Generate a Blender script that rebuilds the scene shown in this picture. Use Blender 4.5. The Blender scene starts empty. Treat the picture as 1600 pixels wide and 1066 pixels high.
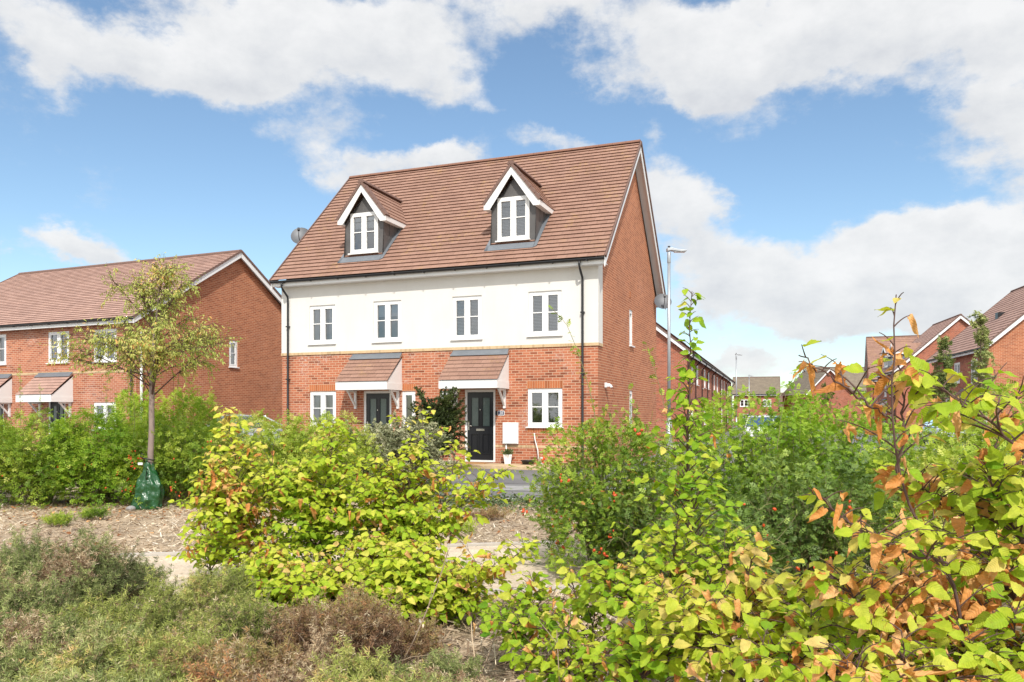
import bpy, bmesh, math, random
import numpy as np
from mathutils import noise as mnoise
from mathutils import Vector, Matrix
R = math.radians
PI = math.pi
scene = bpy.context.scene
col = scene.collection

# ------------------------------------------------------------------ camera
FPX, HZ, CZ = 1235.0, 651.0, 1.45          # focal length and horizon in photo pixels, eye height in metres
cam_d = bpy.data.cameras.new('camera'); cam = bpy.data.objects.new('camera', cam_d); col.objects.link(cam)
cam.location = (0, 0, CZ); cam.rotation_euler = (R(90), 0, 0)
cam_d.sensor_width = 36; cam_d.lens = 36*FPX/1600; cam_d.shift_y = (HZ-533)/1600
cam_d.clip_start = 0.05; cam_d.clip_end = 5000
scene.camera = cam
scene.view_settings.view_transform = 'Standard'; scene.view_settings.look = 'None'
scene.view_settings.exposure = 0.52; scene.view_settings.gamma = 1.0
scene.render.engine = 'CYCLES'
scene.cycles.max_bounces = 7; scene.cycles.diffuse_bounces = 3; scene.cycles.glossy_bounces = 3; scene.cycles.transmission_bounces = 4; scene.cycles.transparent_max_bounces = 8

# ------------------------------------------------------------------ sun and sky
SUN_EL, SUN_AZ = R(45), R(175)             # azimuth clockwise from +Y (north): behind the camera
sd = bpy.data.lights.new('sun', 'SUN'); sd.energy = 2.85; sd.angle = R(1.0); sd.color = (1.0, 0.95, 0.87)
so = bpy.data.objects.new('sun', sd); col.objects.link(so)
sv = Vector((math.sin(SUN_AZ)*math.cos(SUN_EL), math.cos(SUN_AZ)*math.cos(SUN_EL), math.sin(SUN_EL)))
so.rotation_euler = sv.to_track_quat('Z', 'Y').to_euler(); so.location = (0, -20, 30)

world = bpy.data.worlds.new('World'); scene.world = world; world.use_nodes = True
wt = world.node_tree; wt.nodes.clear()
class NT:
    """tiny node helper"""
    def __init__(s, t): s.t = t
    def n(s, typ, **kw):
        nd = s.t.nodes.new(typ)
        for k, v in kw.items():
            setattr(nd, k, v)
        return nd
    def link(s, a, b): s.t.links.new(a, b)
    def put(s, sock, v):
        if hasattr(v, 'is_linked') or isinstance(v, bpy.types.NodeSocket): s.link(v, sock)
        else: sock.default_value = v
    def m(s, op, a, b=0.0, c=0.0, clamp=False):
        nd = s.n('ShaderNodeMath', operation=op); nd.use_clamp = clamp
        s.put(nd.inputs[0], a); s.put(nd.inputs[1], b); s.put(nd.inputs[2], c)
        return nd.outputs[0]
    def mix(s, f, a, b, mode='MIX'):
        nd = s.n('ShaderNodeMix', data_type='RGBA', blend_type=mode)
        s.put(nd.inputs[0], f); s.put(nd.inputs[6], a); s.put(nd.inputs[7], b)
        return nd.outputs[2]
    def noise(s, vec, scale, detail=4, rough=0.55, dim='3D'):
        nd = s.n('ShaderNodeTexNoise', noise_dimensions=dim)
        if vec is not None: s.link(vec, nd.inputs['Vector'])
        nd.inputs['Scale'].default_value = scale; nd.inputs['Detail'].default_value = detail
        nd.inputs['Roughness'].default_value = rough
        return nd
    def ramp(s, f, stops, interp='LINEAR'):
        nd = s.n('ShaderNodeValToRGB'); cr = nd.color_ramp; cr.interpolation = interp
        while len(cr.elements) < len(stops): cr.elements.new(0.5)
        for e, (p, c) in zip(cr.elements, stops):
            e.position = p; e.color = (c[0], c[1], c[2], 1) if len(c) == 3 else c
        s.put(nd.inputs[0], f)
        return nd.outputs[0]
    def maprange(s, v, a, b, c=0.0, d=1.0, smooth=True):
        nd = s.n('ShaderNodeMapRange'); nd.interpolation_type = 'SMOOTHSTEP' if smooth else 'LINEAR'
        s.put(nd.inputs[0], v)
        for i, x in enumerate((a, b, c, d)): nd.inputs[i+1].default_value = x
        return nd.outputs[0]

def g(v): return (v, v, v, 1)
def c4(c): return (c[0], c[1], c[2], 1)

def make_sky():
    N = NT(wt)
    out = N.n('ShaderNodeOutputWorld'); bg = N.n('ShaderNodeBackground'); bg.inputs['Strength'].default_value = 0.1
    N.link(bg.outputs[0], out.inputs[0])
    sky = N.n('ShaderNodeTexSky', sky_type='NISHITA'); sky.sun_disc = False
    sky.sun_elevation = SUN_EL; sky.sun_rotation = SUN_AZ; sky.air_density = 1.0; sky.dust_density = 0.6; sky.ozone_density = 2.0
    tc = N.n('ShaderNodeTexCoord'); d = tc.outputs['Generated']
    sep = N.n('ShaderNodeSeparateXYZ'); N.link(d, sep.inputs[0]); x, y, z = sep.outputs
    az = N.m('ARCTAN2', x, y); el = N.m('ARCSINE', z)
    comb = N.n('ShaderNodeCombineXYZ'); N.link(az, comb.inputs[0]); N.link(N.m('MULTIPLY', el, 1.5), comb.inputs[1])
    cv = comb.outputs[0]
    n1 = N.noise(cv, 5.0, 7, 0.6); n2 = N.noise(cv, 13.0, 6, 0.6)
    s1 = N.n('ShaderNodeSeparateColor'); N.link(n1.outputs['Color'], s1.inputs[0])
    s2 = N.n('ShaderNodeSeparateColor'); N.link(n2.outputs['Color'], s2.inputs[0])
    wx = N.m('ADD', N.m('MULTIPLY', N.m('SUBTRACT', s1.outputs[0], .5), .22), N.m('MULTIPLY', N.m('SUBTRACT', s2.outputs[0], .5), .09))
    wy = N.m('ADD', N.m('MULTIPLY', N.m('SUBTRACT', s1.outputs[1], .5), .12), N.m('MULTIPLY', N.m('SUBTRACT', s2.outputs[1], .5), .06))
    # unseen broken cloud added behind the camera and overhead for reflections and fill light
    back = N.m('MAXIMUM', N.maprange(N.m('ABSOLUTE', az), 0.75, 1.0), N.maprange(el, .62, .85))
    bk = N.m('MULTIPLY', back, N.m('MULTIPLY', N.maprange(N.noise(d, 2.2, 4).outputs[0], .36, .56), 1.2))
    fine = N.m('ADD', N.m('MULTIPLY', N.m('SUBTRACT', N.noise(cv, 9.0, 9, 0.66).outputs[0], .5), 1.75), N.m('MULTIPLY', N.m('SUBTRACT', N.noise(cv, 34.0, 6, 0.65).outputs[0], .5), .5))
    fine = N.m('ADD', fine, N.m('MULTIPLY', N.m('SUBTRACT', N.noise(cv, 3.7, 3, .5).outputs[0], .52), 1.5))
    cp = N.n('ShaderNodeCombineXYZ'); N.link(N.m('ADD', az, wx), cp.inputs[0]); N.link(N.m('ADD', el, wy), cp.inputs[1]); pos = cp.outputs[0]
    def vm(op, *ins):
        nd = N.n('ShaderNodeVectorMath', operation=op)
        for i, v in enumerate(ins): N.put(nd.inputs[i], v)
        return nd
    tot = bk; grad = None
    for (px, py, rx, ry, amp) in CLOUDS:
        a0 = math.atan((px-800)/FPX); e0 = math.atan((HZ-py)/FPX*math.cos(a0)); sx, sy = FPX/rx, FPX/ry
        ps = vm('MULTIPLY_ADD', tot, (1e-7, 1e-7, 0), pos).outputs[0]      # keeps the evaluation sequential
        q = vm('MULTIPLY_ADD', ps, (sx, sy, 0), (-a0*sx, -e0*sy, 0)).outputs[0]
        bl = N.m('MULTIPLY', N.m('POWER', 2.718, N.m('MULTIPLY', vm('DOT_PRODUCT', q, q).outputs['Value'], -1.0)), amp)
        tot = N.m('ADD', tot, bl)
        grad = vm('MULTIPLY_ADD', q, bl, grad if grad is not None else (0, 0, 0)).outputs[0]
    gy = N.n('ShaderNodeSeparateXYZ'); N.link(grad, gy.inputs[0])
    dens = N.m('ADD', tot, fine)
    cov = N.maprange(dens, 0.16, 0.98)
    # lit tops, greyer undersides
    shade = N.m('SUBTRACT', N.m('ADD', .42, N.m('MULTIPLY', N.m('SUBTRACT', N.noise(cv, 14.0, 7, .62).outputs[0], .5), 1.9)), N.m('ADD', N.m('MULTIPLY', gy.outputs[1], .42), N.m('MULTIPLY', gy.outputs[0], .1)))
    cc = N.ramp(shade, [(0.0, (6.6, 6.6, 6.6)), (0.4, (6.0, 6.05, 6.1)), (0.75, (5.45, 5.55, 5.7)), (1.0, (5.0, 5.12, 5.35))])
    skyc = N.mix(1.0, sky.outputs[0], SKYGAIN, 'MULTIPLY')
    cc = N.mix(back, cc, N.mix(1.0, cc, (1.65, 1.62, 1.58, 1), 'MULTIPLY'))      # extra brightness on the unseen clouds, added as frontal fill light
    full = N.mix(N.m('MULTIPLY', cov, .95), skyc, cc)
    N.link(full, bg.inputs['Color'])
SKYGAIN = (1.17, 1.23, 1.19, 1)
CLOUDS = [
    (60, 60, 120, 36, .7), (230, 60, 170, 42, .9), (330, 100, 120, 36, .8), (460, 50, 190, 60, 1.1), (620, 50, 120, 50, 1.0), (420, 125, 80, 30, .7), (100, 122, 34, 26, .5),
    (690, 118, 46, 26, .55), (745, 150, 40, 22, .6), (440, 212, 60, 22, .5), (580, 185, 60, 30, .45), (520, 205, 60, 25, .4), (620, 262, 110, 26, 1.1), (520, 270, 40, 34, .5), (500, 335, 40, 36, .35), (700, 265, 60, 22, .7),
    (830, 15, 90, 34, .75), (1000, 20, 140, 34, .8), (1060, 75, 100, 40, 1.0), (1190, 85, 130, 45, 1.15), (1120, 125, 90, 28, .8), (945, 110, 40, 34, .42), (1300, 30, 180, 50, 1.1), (1480, 50, 150, 48, 1.1), (1600, 60, 90, 40, .9),
    (1535, 175, 70, 46, .85), (1600, 160, 60, 50, .8), (1585, 260, 50, 40, .8), (1430, 148, 34, 18, .4), (1165, 190, 46, 24, .38), (870, 222, 56, 22, .75), (1010, 200, 30, 32, .55),
    (1060, 280, 66, 42, .95), (1110, 315, 60, 30, .7), (1050, 350, 50, 60, .8), (1090, 420, 70, 60, .9), (1200, 400, 80, 40, .95), (1280, 440, 110, 40, .9), (1160, 470, 110, 40, .8), (1450, 365, 100, 30, 1.1), (1570, 365, 70, 30, 1.0), (1400, 440, 130, 40, .9), (1540, 430, 120, 46, .95), (1440, 490, 160, 30, .75), (1250, 505, 110, 22, .6), (1580, 490, 60, 36, .6), (1380, 395, 60, 40, .6),
    (1160, 570, 62, 24, .95), (1110, 590, 50, 18, .6), (1220, 590, 40, 14, .5), (120, 392, 48, 22, 1.05), (0, 402, 24, 16, .7), (150, 412, 50, 14, .6),
]
make_sky()

# ------------------------------------------------------------------ helpers: objects
def tag(o, label=None, cat=None, group=None, kind=None):
    if label: o['label'] = label
    if cat: o['category'] = cat
    if group: o['group'] = group
    if kind: o['kind'] = kind
    return o
def empty(name, loc=(0, 0, 0), rz=0.0):
    o = bpy.data.objects.new(name, None); col.objects.link(o); o.location = loc; o.rotation_euler = (0, 0, rz)
    o.empty_display_size = 0.3
    return o
def kids(o): return [c for c in bpy.data.objects if c.parent == o]
def dup(o, parent=None):
    ch = kids(o)
    c = o.copy(); col.objects.link(c)
    if parent is not None: c.parent = parent
    for k in ch: dup(k, c)
    return c
def at(px, d, z=0.0): return Vector(((px-800)/FPX*d, d, z))
def pz(py, d): return CZ+(HZ-py)/FPX*d
def atp(px, py, d): return Vector(((px-800)/FPX*d, d, pz(py, d)))

class MB:
    """collects faces (with metre uvs) and links them as one mesh object"""
    def __init__(s): s.v = []; s.f = []; s.uv = []; s.M = Matrix.Identity(4); s.smooth = []
    def face(s, pts, uv=None, smooth=False):
        pts = [Vector(p) for p in pts]
        if uv is None:
            n = Vector((0, 0, 0))
            for i in range(len(pts)):
                a, b = pts[i], pts[(i+1) % len(pts)]
                n += Vector(((a.y-b.y)*(a.z+b.z), (a.z-b.z)*(a.x+b.x), (a.x-b.x)*(a.y+b.y)))
            ax = max(range(3), key=lambda i: abs(n[i]))
            uv = [((p.y, p.z) if ax == 0 else (p.x, p.z) if ax == 1 else (p.x, p.y)) for p in pts]
        i0 = len(s.v); s.v += [s.M @ p for p in pts]; s.f.append(list(range(i0, i0+len(pts)))); s.uv += uv; s.smooth.append(smooth)
    def box(s, x0, x1, y0, y1, z0, z1):
        P = [(x0,y0,z0),(x1,y0,z0),(x1,y1,z0),(x0,y1,z0),(x0,y0,z1),(x1,y0,z1),(x1,y1,z1),(x0,y1,z1)]
        for q in ((0,3,2,1),(4,5,6,7),(0,1,5,4),(1,2,6,5),(2,3,7,6),(3,0,4,7)): s.face([P[i] for i in q])
    def prism(s, poly, a0, a1, axis='y'):
        """poly of 2-D points, extruded along axis: 'y' -> (x,z), 'x' -> (y,z), 'z' -> (x,y)"""
        f = {'y': lambda p, a: (p[0], a, p[1]), 'x': lambda p, a: (a, p[0], p[1]), 'z': lambda p, a: (p[0], p[1], a)}[axis]
        s.face([f(p, a0) for p in poly]); s.face([f(p, a1) for p in reversed(poly)])
        for i in range(len(poly)):
            p, q = poly[i], poly[(i+1) % len(poly)]
            s.face([f(q, a0), f(p, a0), f(p, a1), f(q, a1)])
    def tube(s, pts, r, k=8, r1=None, caps=True):
        pts = [Vector(p) for p in pts]; n = len(pts); rings = []
        for i, p in enumerate(pts):
            t = (pts[min(i+1, n-1)]-pts[max(i-1, 0)]).normalized()
            u = t.cross(Vector((0, 0, 1)) if abs(t.z) < .9 else Vector((1, 0, 0))).normalized(); w = t.cross(u)
            rr = r if r1 is None else r+(r1-r)*i/(n-1)
            rings.append([p+(u*math.cos(2*PI*j/k)+w*math.sin(2*PI*j/k))*rr for j in range(k)])
        for a, b in zip(rings, rings[1:]):
            for j in range(k): s.face([a[j], a[(j+1) % k], b[(j+1) % k], b[j]], smooth=True)
        if caps: s.face(list(reversed(rings[0]))); s.face(rings[-1])
    def lathe(s, prof, c=(0, 0, 0), k=16):
        c = Vector(c)
        rings = [[c+Vector((r*math.cos(2*PI*j/k), r*math.sin(2*PI*j/k), z)) for j in range(k)] for r, z in prof]
        for a, b in zip(rings, rings[1:]):
            for j in range(k): s.face([a[j], a[(j+1) % k], b[(j+1) % k], b[j]], smooth=True)
    def wall(s, x0, x1, z0, z1, y, holes=(), reveal=0.09):
        """wall rectangle in the x-z plane facing -y, with openings and their reveals"""
        xs = sorted({x0, x1, *[h[0] for h in holes], *[h[1] for h in holes]}); zs = sorted({z0, z1, *[h[2] for h in holes], *[h[3] for h in holes]})
        xs = [x for x in xs if x0 <= x <= x1]; zs = [z for z in zs if z0 <= z <= z1]
        for a, b in zip(xs, xs[1:]):
            for c, d in zip(zs, zs[1:]):
                mx, mz = (a+b)/2, (c+d)/2
                if any(h[0] < mx < h[1] and h[2] < mz < h[3] for h in holes): continue
                s.face([(a, y, c), (b, y, c), (b, y, d), (a, y, d)])
        for (a, b, c, d) in holes:
            e = y+reveal
            s.face([(a, y, c), (a, y, d), (a, e, d), (a, e, c)]); s.face([(b, y, c), (b, e, c), (b, e, d), (b, y, d)])
            s.face([(a, y, d), (b, y, d), (b, e, d), (a, e, d)]); s.face([(a, y, c), (a, e, c), (b, e, c), (b, y, c)])
    def build(s, name, mat, parent=None, bevel=0.0):
        me = bpy.data.meshes.new(name); me.from_pydata([tuple(v) for v in s.v], [], s.f)
        ul = me.uv_layers.new(name='UVMap'); ul.data.foreach_set('uv', [c for u in s.uv for c in u])
        me.polygons.foreach_set('use_smooth', s.smooth)
        me.materials.append(mat)
        o = bpy.data.objects.new(name, me); col.objects.link(o)
        if parent is not None: o.parent = parent
        if any(s.smooth) or bevel:
            bm = bmesh.new(); bm.from_mesh(me); bmesh.ops.remove_doubles(bm, verts=bm.verts, dist=1e-5); bm.to_mesh(me); bm.free()
        if bevel:
            b = o.modifiers.new('bevel', 'BEVEL'); b.width = bevel; b.segments = 2; b.limit_method = 'ANGLE'
        return o

# ------------------------------------------------------------------ helpers: materials
MATS = {}
def newmat(name):
    m = bpy.data.materials.new(name); m.use_nodes = True; t = m.node_tree; t.nodes.clear()
    N = NT(t); out = N.n('ShaderNodeOutputMaterial'); b = N.n('ShaderNodeBsdfPrincipled'); N.link(b.outputs[0], out.inputs[0])
    MATS[name] = m
    return m, N, b, out
def objco(N): return N.n('ShaderNodeTexCoord').outputs['Object']
def uvco(N): return N.n('ShaderNodeUVMap').outputs[0]
def bump(N, b, h, strength=.3, dist=.01):
    bp = N.n('ShaderNodeBump'); bp.inputs['Strength'].default_value = strength; bp.inputs['Distance'].default_value = dist
    N.put(bp.inputs['Height'], h); N.link(bp.outputs[0], b.inputs['Normal'])
def plain(name, c, rough=.5, metal=0.0, var=.12, scale=6.0, bmp=0.0, spec=.5):
    m, N, b, out = newmat(name)
    no = N.noise(objco(N), scale, 5)
    N.link(N.mix(no.outputs[0], c4([x*(1-var) for x in c]), c4([min(1, x*(1+var)) for x in c])), b.inputs['Base Color'])
    b.inputs['Roughness'].default_value = rough; b.inputs['Metallic'].default_value = metal; b.inputs['Specular IOR Level'].default_value = spec
    if bmp: bump(N, b, N.noise(objco(N), scale*12, 4).outputs[0], bmp, .004)
    return m
def brickmat(name, ca, cb, cm, soldier=False, efflo=0.0, dark=.14):
    m, N, b, out = newmat(name)
    uv = uvco(N)
    if soldier:
        mp = N.n('ShaderNodeMapping'); mp.inputs['Rotation'].default_value = (0, 0, R(90)); N.link(uv, mp.inputs[0]); uv = mp.outputs[0]
    # a little wobble so that courses are not ruler-straight
    bt = N.n('ShaderNodeTexBrick'); N.link(uv, bt.inputs['Vector'])
    bt.inputs['Color1'].default_value = c4(ca); bt.inputs['Color2'].default_value = c4(cb); bt.inputs['Mortar'].default_value = c4(cm)
    bt.inputs['Scale'].default_value = 1.0; bt.inputs['Brick Width'].default_value = .225; bt.inputs['Row Height'].default_value = .075
    bt.inputs['Mortar Size'].default_value = .0075; bt.inputs['Mortar Smooth'].default_value = .2; bt.inputs['Bias'].default_value = -.1
    if soldier: bt.offset = 0.0
    # second brick lookup: single dark bricks
    b2 = N.n('ShaderNodeTexBrick'); N.link(uv, b2.inputs['Vector'])
    b2.inputs['Color1'].default_value = g(0); b2.inputs['Color2'].default_value = g(1); b2.inputs['Mortar'].default_value = g(0)
    for k_, v_ in (('Scale', 1.0), ('Brick Width', .225), ('Row Height', .075), ('Mortar Size', .0075)): b2.inputs[k_].default_value = v_
    if soldier: b2.offset = 0.0
    dk = N.maprange(b2.outputs['Color'], .72, .95, 1.0, 1.0-dark*1.6)
    c = N.mix(1.0, bt.outputs[0], dk, 'MULTIPLY')
    big = N.noise(objco(N), .9, 4).outputs[0]
    c = N.mix(1.0, c, N.ramp(big, [(.3, (.9, .88, .88)), (.7, (1.1, 1.08, 1.06))]), 'MULTIPLY')
    fine = N.noise(objco(N), 60, 3).outputs[0]
    c = N.mix(1.0, c, N.ramp(fine, [(.25, (.84, .84, .84)), (.75, (1.14, 1.14, 1.14))]), 'MULTIPLY')
    if efflo:
        e = N.m('MULTIPLY', N.maprange(N.noise(objco(N), .75, 3).outputs[0], .52, .66), N.maprange(N.noise(objco(N), 14, 5, .7).outputs[0], .46, .68))
        c = N.mix(N.m('MULTIPLY', e, efflo), c, (.62, .56, .53, 1))
    N.link(c, b.inputs['Base Color']); b.inputs['Roughness'].default_value = .88; b.inputs['Specular IOR Level'].default_value = .25
    bump(N, b, N.m('ADD', N.m('SUBTRACT', 1.0, bt.outputs['Fac']), N.m('MULTIPLY', fine, .35)), .5, .006)
    return m
def tilemat(name, ca, cb, lich=.2, w=.3, rowh=1.0, var=1.0):
    m, N, b, out = newmat(name)
    bt = N.n('ShaderNodeTexBrick'); N.link(uvco(N), bt.inputs['Vector'])
    bt.inputs['Color1'].default_value = c4(ca); bt.inputs['Color2'].default_value = c4(cb); bt.inputs['Mortar'].default_value = c4([x*.45 for x in ca])
    for k_, v_ in (('Scale', 1.0), ('Brick Width', w), ('Row Height', rowh), ('Mortar Size', .004)): bt.inputs[k_].default_value = v_
    oc = objco(N)
    mp = N.n('ShaderNodeMapping'); mp.inputs['Scale'].default_value = (1, 1, 1); N.link(oc, mp.inputs[0])
    f1 = N.noise(oc, 1.3, 5, .6).outputs[0]; f2 = N.noise(oc, 22, 4, .65).outputs[0]
    c = N.mix(1.0, bt.outputs[0], N.ramp(f1, [(.3, (.93, .92, .92)), (.7, (1.07, 1.06, 1.04))]), 'MULTIPLY')
    c = N.mix(1.0, c, N.ramp(f2, [(.3, (.9, .9, .9)), (.7, (1.1, 1.1, 1.1))]), 'MULTIPLY')
    l = N.m('MULTIPLY', N.maprange(N.noise(oc, 1.1, 4).outputs[0], .50, .66), N.maprange(N.noise(oc, 9, 5, .7).outputs[0], .48, .64))
    c = N.mix(N.m('MULTIPLY', l, lich), c, (.42, .27, .09, 1))
    N.link(c, b.inputs['Base Color']); b.inputs['Roughness'].default_value = .85; b.inputs['Specular IOR Level'].default_value = .25
    bump(N, b, f2, .35, .005)
    return m
def glassmat(name, tint=.55):
    m, N, b, out = newmat(name)
    N.t.nodes.remove(b)
    tr = N.n('ShaderNodeBsdfTransparent'); tr.inputs[0].default_value = (tint, tint*1.02, tint*1.03, 1)
    gl = N.n('ShaderNodeBsdfGlossy'); gl.inputs['Roughness'].default_value = .02; gl.inputs[0].default_value = (.9, .93, .96, 1)
    bp = N.n('ShaderNodeBump'); bp.inputs['Strength'].default_value = .12; bp.inputs['Distance'].default_value = .02
    N.link(N.noise(objco(N), 1.6, 2).outputs[0], bp.inputs['Height']); N.link(bp.outputs[0], gl.inputs['Normal'])
    fr = N.n('ShaderNodeFresnel'); fr.inputs['IOR'].default_value = 1.9
    mx = N.n('ShaderNodeMixShader'); N.link(N.m('ADD', fr.outputs[0], .10, clamp=True), mx.inputs[0])
    N.link(tr.outputs[0], mx.inputs[1]); N.link(gl.outputs[0], mx.inputs[2]); N.link(mx.outputs[0], out.inputs[0])
    return m
def attr(N, nm):
    a = N.n('ShaderNodeAttribute'); a.attribute_name = nm; return a
def leafmat(name, stops, trans=.3, rough=.48, veins=0.0, spec=.35, spots=0.0):
    """leaf colour follows the per-leaf value 'tone'; veins run out from the midrib"""
    m, N, b, out = newmat(name)
    tone = attr(N, 'tone').outputs['Fac']
    c = N.ramp(tone, stops)
    sp = N.n('ShaderNodeSeparateXYZ'); N.link(attr(N, 'leafuv').outputs['Vector'], sp.inputs[0])
    if veins:
        av = N.m('ABSOLUTE', sp.outputs[1])
        wv = N.m('SINE', N.m('MULTIPLY', N.m('SUBTRACT', sp.outputs[0], N.m('MULTIPLY', av, .75)), 62.0))
        vn = N.m('ADD', N.maprange(wv, .55, 1.0), N.maprange(av, .03, .0), clamp=True)
        c = N.mix(N.m('MULTIPLY', vn, veins), c, N.mix(1.0, c, (1.35, 1.25, 1.2, 1), 'MULTIPLY'))
        bump(N, b, wv, .3, .002)
        ed = N.noise(objco(N), 45, 3).outputs[0]
        c = N.mix(1.0, c, N.ramp(ed, [(.3, (.82, .86, .8)), (.7, (1.15, 1.12, 1.1))]), 'MULTIPLY')
    if spots:
        s_ = N.maprange(N.noise(objco(N), 38, 4, .7).outputs[0], .6, .68)
        c = N.mix(N.m('MULTIPLY', s_, spots), c, (.30, .13, .03, 1))
    N.link(c, b.inputs['Base Color']); b.inputs['Roughness'].default_value = rough; b.inputs['Specular IOR Level'].default_value = spec
    tl = N.n('ShaderNodeBsdfTranslucent'); N.link(N.mix(1.0, c, (1.15, 1.15, .6, 1), 'MULTIPLY'), tl.inputs[0])
    mx = N.n('ShaderNodeMixShader'); mx.inputs[0].default_value = trans
    N.link(b.outputs[0], mx.inputs[1]); N.link(tl.outputs[0], mx.inputs[2]); N.link(mx.outputs[0], out.inputs[0])
    return m

BR_F = brickmat('brick_front', (.485, .175, .092), (.34, .105, .055), (.60, .43, .31), efflo=.7, dark=.2)
BR_G = brickmat('brick_gable', (.45, .165, .082), (.33, .105, .053), (.56, .36, .23), efflo=.12, dark=.05)
BR_L = brickmat('brick_left_front', (.47, .18, .10), (.345, .112, .062), (.60, .44, .33), efflo=.5)
BR_S = brickmat('brick_soldier', (.50, .17, .07), (.42, .13, .052), (.54, .32, .19), soldier=True)
BR_Y = brickmat('brick_yellow', (.62, .46, .28), (.55, .40, .23), (.58, .45, .28), soldier=True, dark=.1)
BR_R = brickmat('brick_far', (.40, .125, .07), (.30, .09, .052), (.48, .31, .23), efflo=.25)
TILE = tilemat('roof_tile', (.325, .195, .148), (.275, .16, .12), lich=.45)
TILE_L = tilemat('roof_tile_pale', (.44, .285, .235), (.35, .22, .18), lich=.1)
TILE_D = tilemat('roof_tile_brown', (.24, .16, .125), (.18, .115, .088), lich=.1)
TILE_B = tilemat('roof_tile_grey_brown', (.24, .20, .15), (.20, .165, .125), lich=.15)
RENDER = plain('white_render', (.71, .702, .68), .9, var=.05, scale=.9, bmp=.12, spec=.2)
def rendermat():
    m, N, b, out = newmat('white_render'); oc = objco(N)
    mp = N.n('ShaderNodeMapping'); mp.inputs['Scale'].default_value = (1.6, 1.6, .3); N.link(oc, mp.inputs[0])
    st = N.noise(mp.outputs[0], 2.0, 6, .65).outputs[0]; bl = N.noise(oc, .7, 4).outputs[0]; fi = N.noise(oc, 90, 3).outputs[0]
    c = N.mix(1.0, N.ramp(st, [(.25, (.69, .672, .63)), (.5, (.71, .695, .658)), (.8, (.718, .705, .672))]), N.ramp(bl, [(.3, (.955, .95, .94)), (.7, (1.02, 1.02, 1.02))]), 'MULTIPLY')
    N.link(N.mix(1.0, c, N.ramp(fi, [(.3, (.96, .96, .96)), (.7, (1.03, 1.03, 1.03))]), 'MULTIPLY'), b.inputs['Base Color']); b.inputs['Roughness'].default_value = .92; b.inputs['Specular IOR Level'].default_value = .15
    bump(N, b, fi, .25, .003); return m
RENDER = rendermat()
UPVC = plain('white_upvc', (.82, .82, .81), .35, var=.02)
UPVC_G = plain('white_board', (.80, .80, .79), .45, var=.03)
BLACK = plain('black_plastic', (.018, .018, .02), .35, var=.2)
DOORB = plain('black_door', (.010, .011, .014), .28, var=.2, bmp=.05)
LEADG = plain('lead_sheet', (.115, .11, .108), .55, metal=.25, var=.35, scale=3.5, bmp=.1)
LEADF = plain('lead_flashing', (.19, .21, .235), .5, metal=.3, var=.22, scale=5)
GALV = plain('galvanised_steel', (.42, .44, .46), .42, metal=.55, var=.12)
CHROME = plain('brushed_chrome', (.62, .60, .55), .25, metal=1.0)
INSIDE = plain('room_wall', (.22, .215, .21), .9)
BLIND = plain('blind_slat', (.78, .78, .78), .5, var=.05)
BLINDW = plain('wood_blind', (.66, .60, .50), .5, var=.08)
CURT = plain('curtain', (.52, .55, .58), .9, var=.1)
GLASS = glassmat('window_glass', .85)
GLASSD = glassmat('car_glass', .12)
FROST = plain('door_glass', (.11, .15, .14), .12, var=.25, scale=18)
DISH = plain('dish_mesh', (.10, .105, .115), .5, metal=.3)

# ------------------------------------------------------------------ ground, road and paving
def gmat(name, stops, scale, detail=8, bmp=.5, rough=.95, scale2=None, mul=None):
    m, N, b, out = newmat(name)
    oc = objco(N)
    n1 = N.noise(oc, scale, detail, .7)
    c = N.ramp(n1.outputs[0], stops)
    n2 = N.noise(oc, scale2 or scale/14, 3)
    c = N.mix(1.0, c, N.ramp(n2.outputs[0], [(.35, (.82, .82, .82)), (.65, (1.15, 1.13, 1.1))]), 'MULTIPLY')
    N.link(c, b.inputs['Base Color']); b.inputs['Roughness'].default_value = rough; b.inputs['Specular IOR Level'].default_value = .2
    bump(N, b, n1.outputs[0], bmp, .02)
    return m
M_SOIL = gmat('soil_mulch', [(.3, (.15, .11, .08)), (.5, (.42, .325, .225)), (.72, (.66, .55, .41))], 26)
M_TAR = gmat('tarmac', [(.3, (.16, .157, .16)), (.7, (.24, .237, .24))], 60, bmp=.2, scale2=.6)
M_TAR2 = gmat('tarmac_drive', [(.3, (.13, .127, .13)), (.7, (.20, .197, .2))], 70, bmp=.2, scale2=.5)
M_CHAN = gmat('channel_setts', [(.3, (.24, .24, .24)), (.7, (.34, .335, .33))], 30, bmp=.15)
M_KERB = gmat('kerb_concrete', [(.3, (.50, .48, .45)), (.7, (.64, .62, .59))], 30, bmp=.15)
M_GRAV = gmat('path_gravel', [(.25, (.38, .29, .20)), (.5, (.60, .50, .38)), (.75, (.76, .67, .55))], 45, bmp=.5)
M_PAVE = gmat('paving_slab', [(.3, (.42, .30, .18)), (.7, (.60, .46, .30))], 5, bmp=.1)
M_TIMB = plain('edging_timber', (.5, .46, .41), .9, var=.25, scale=9)

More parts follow.
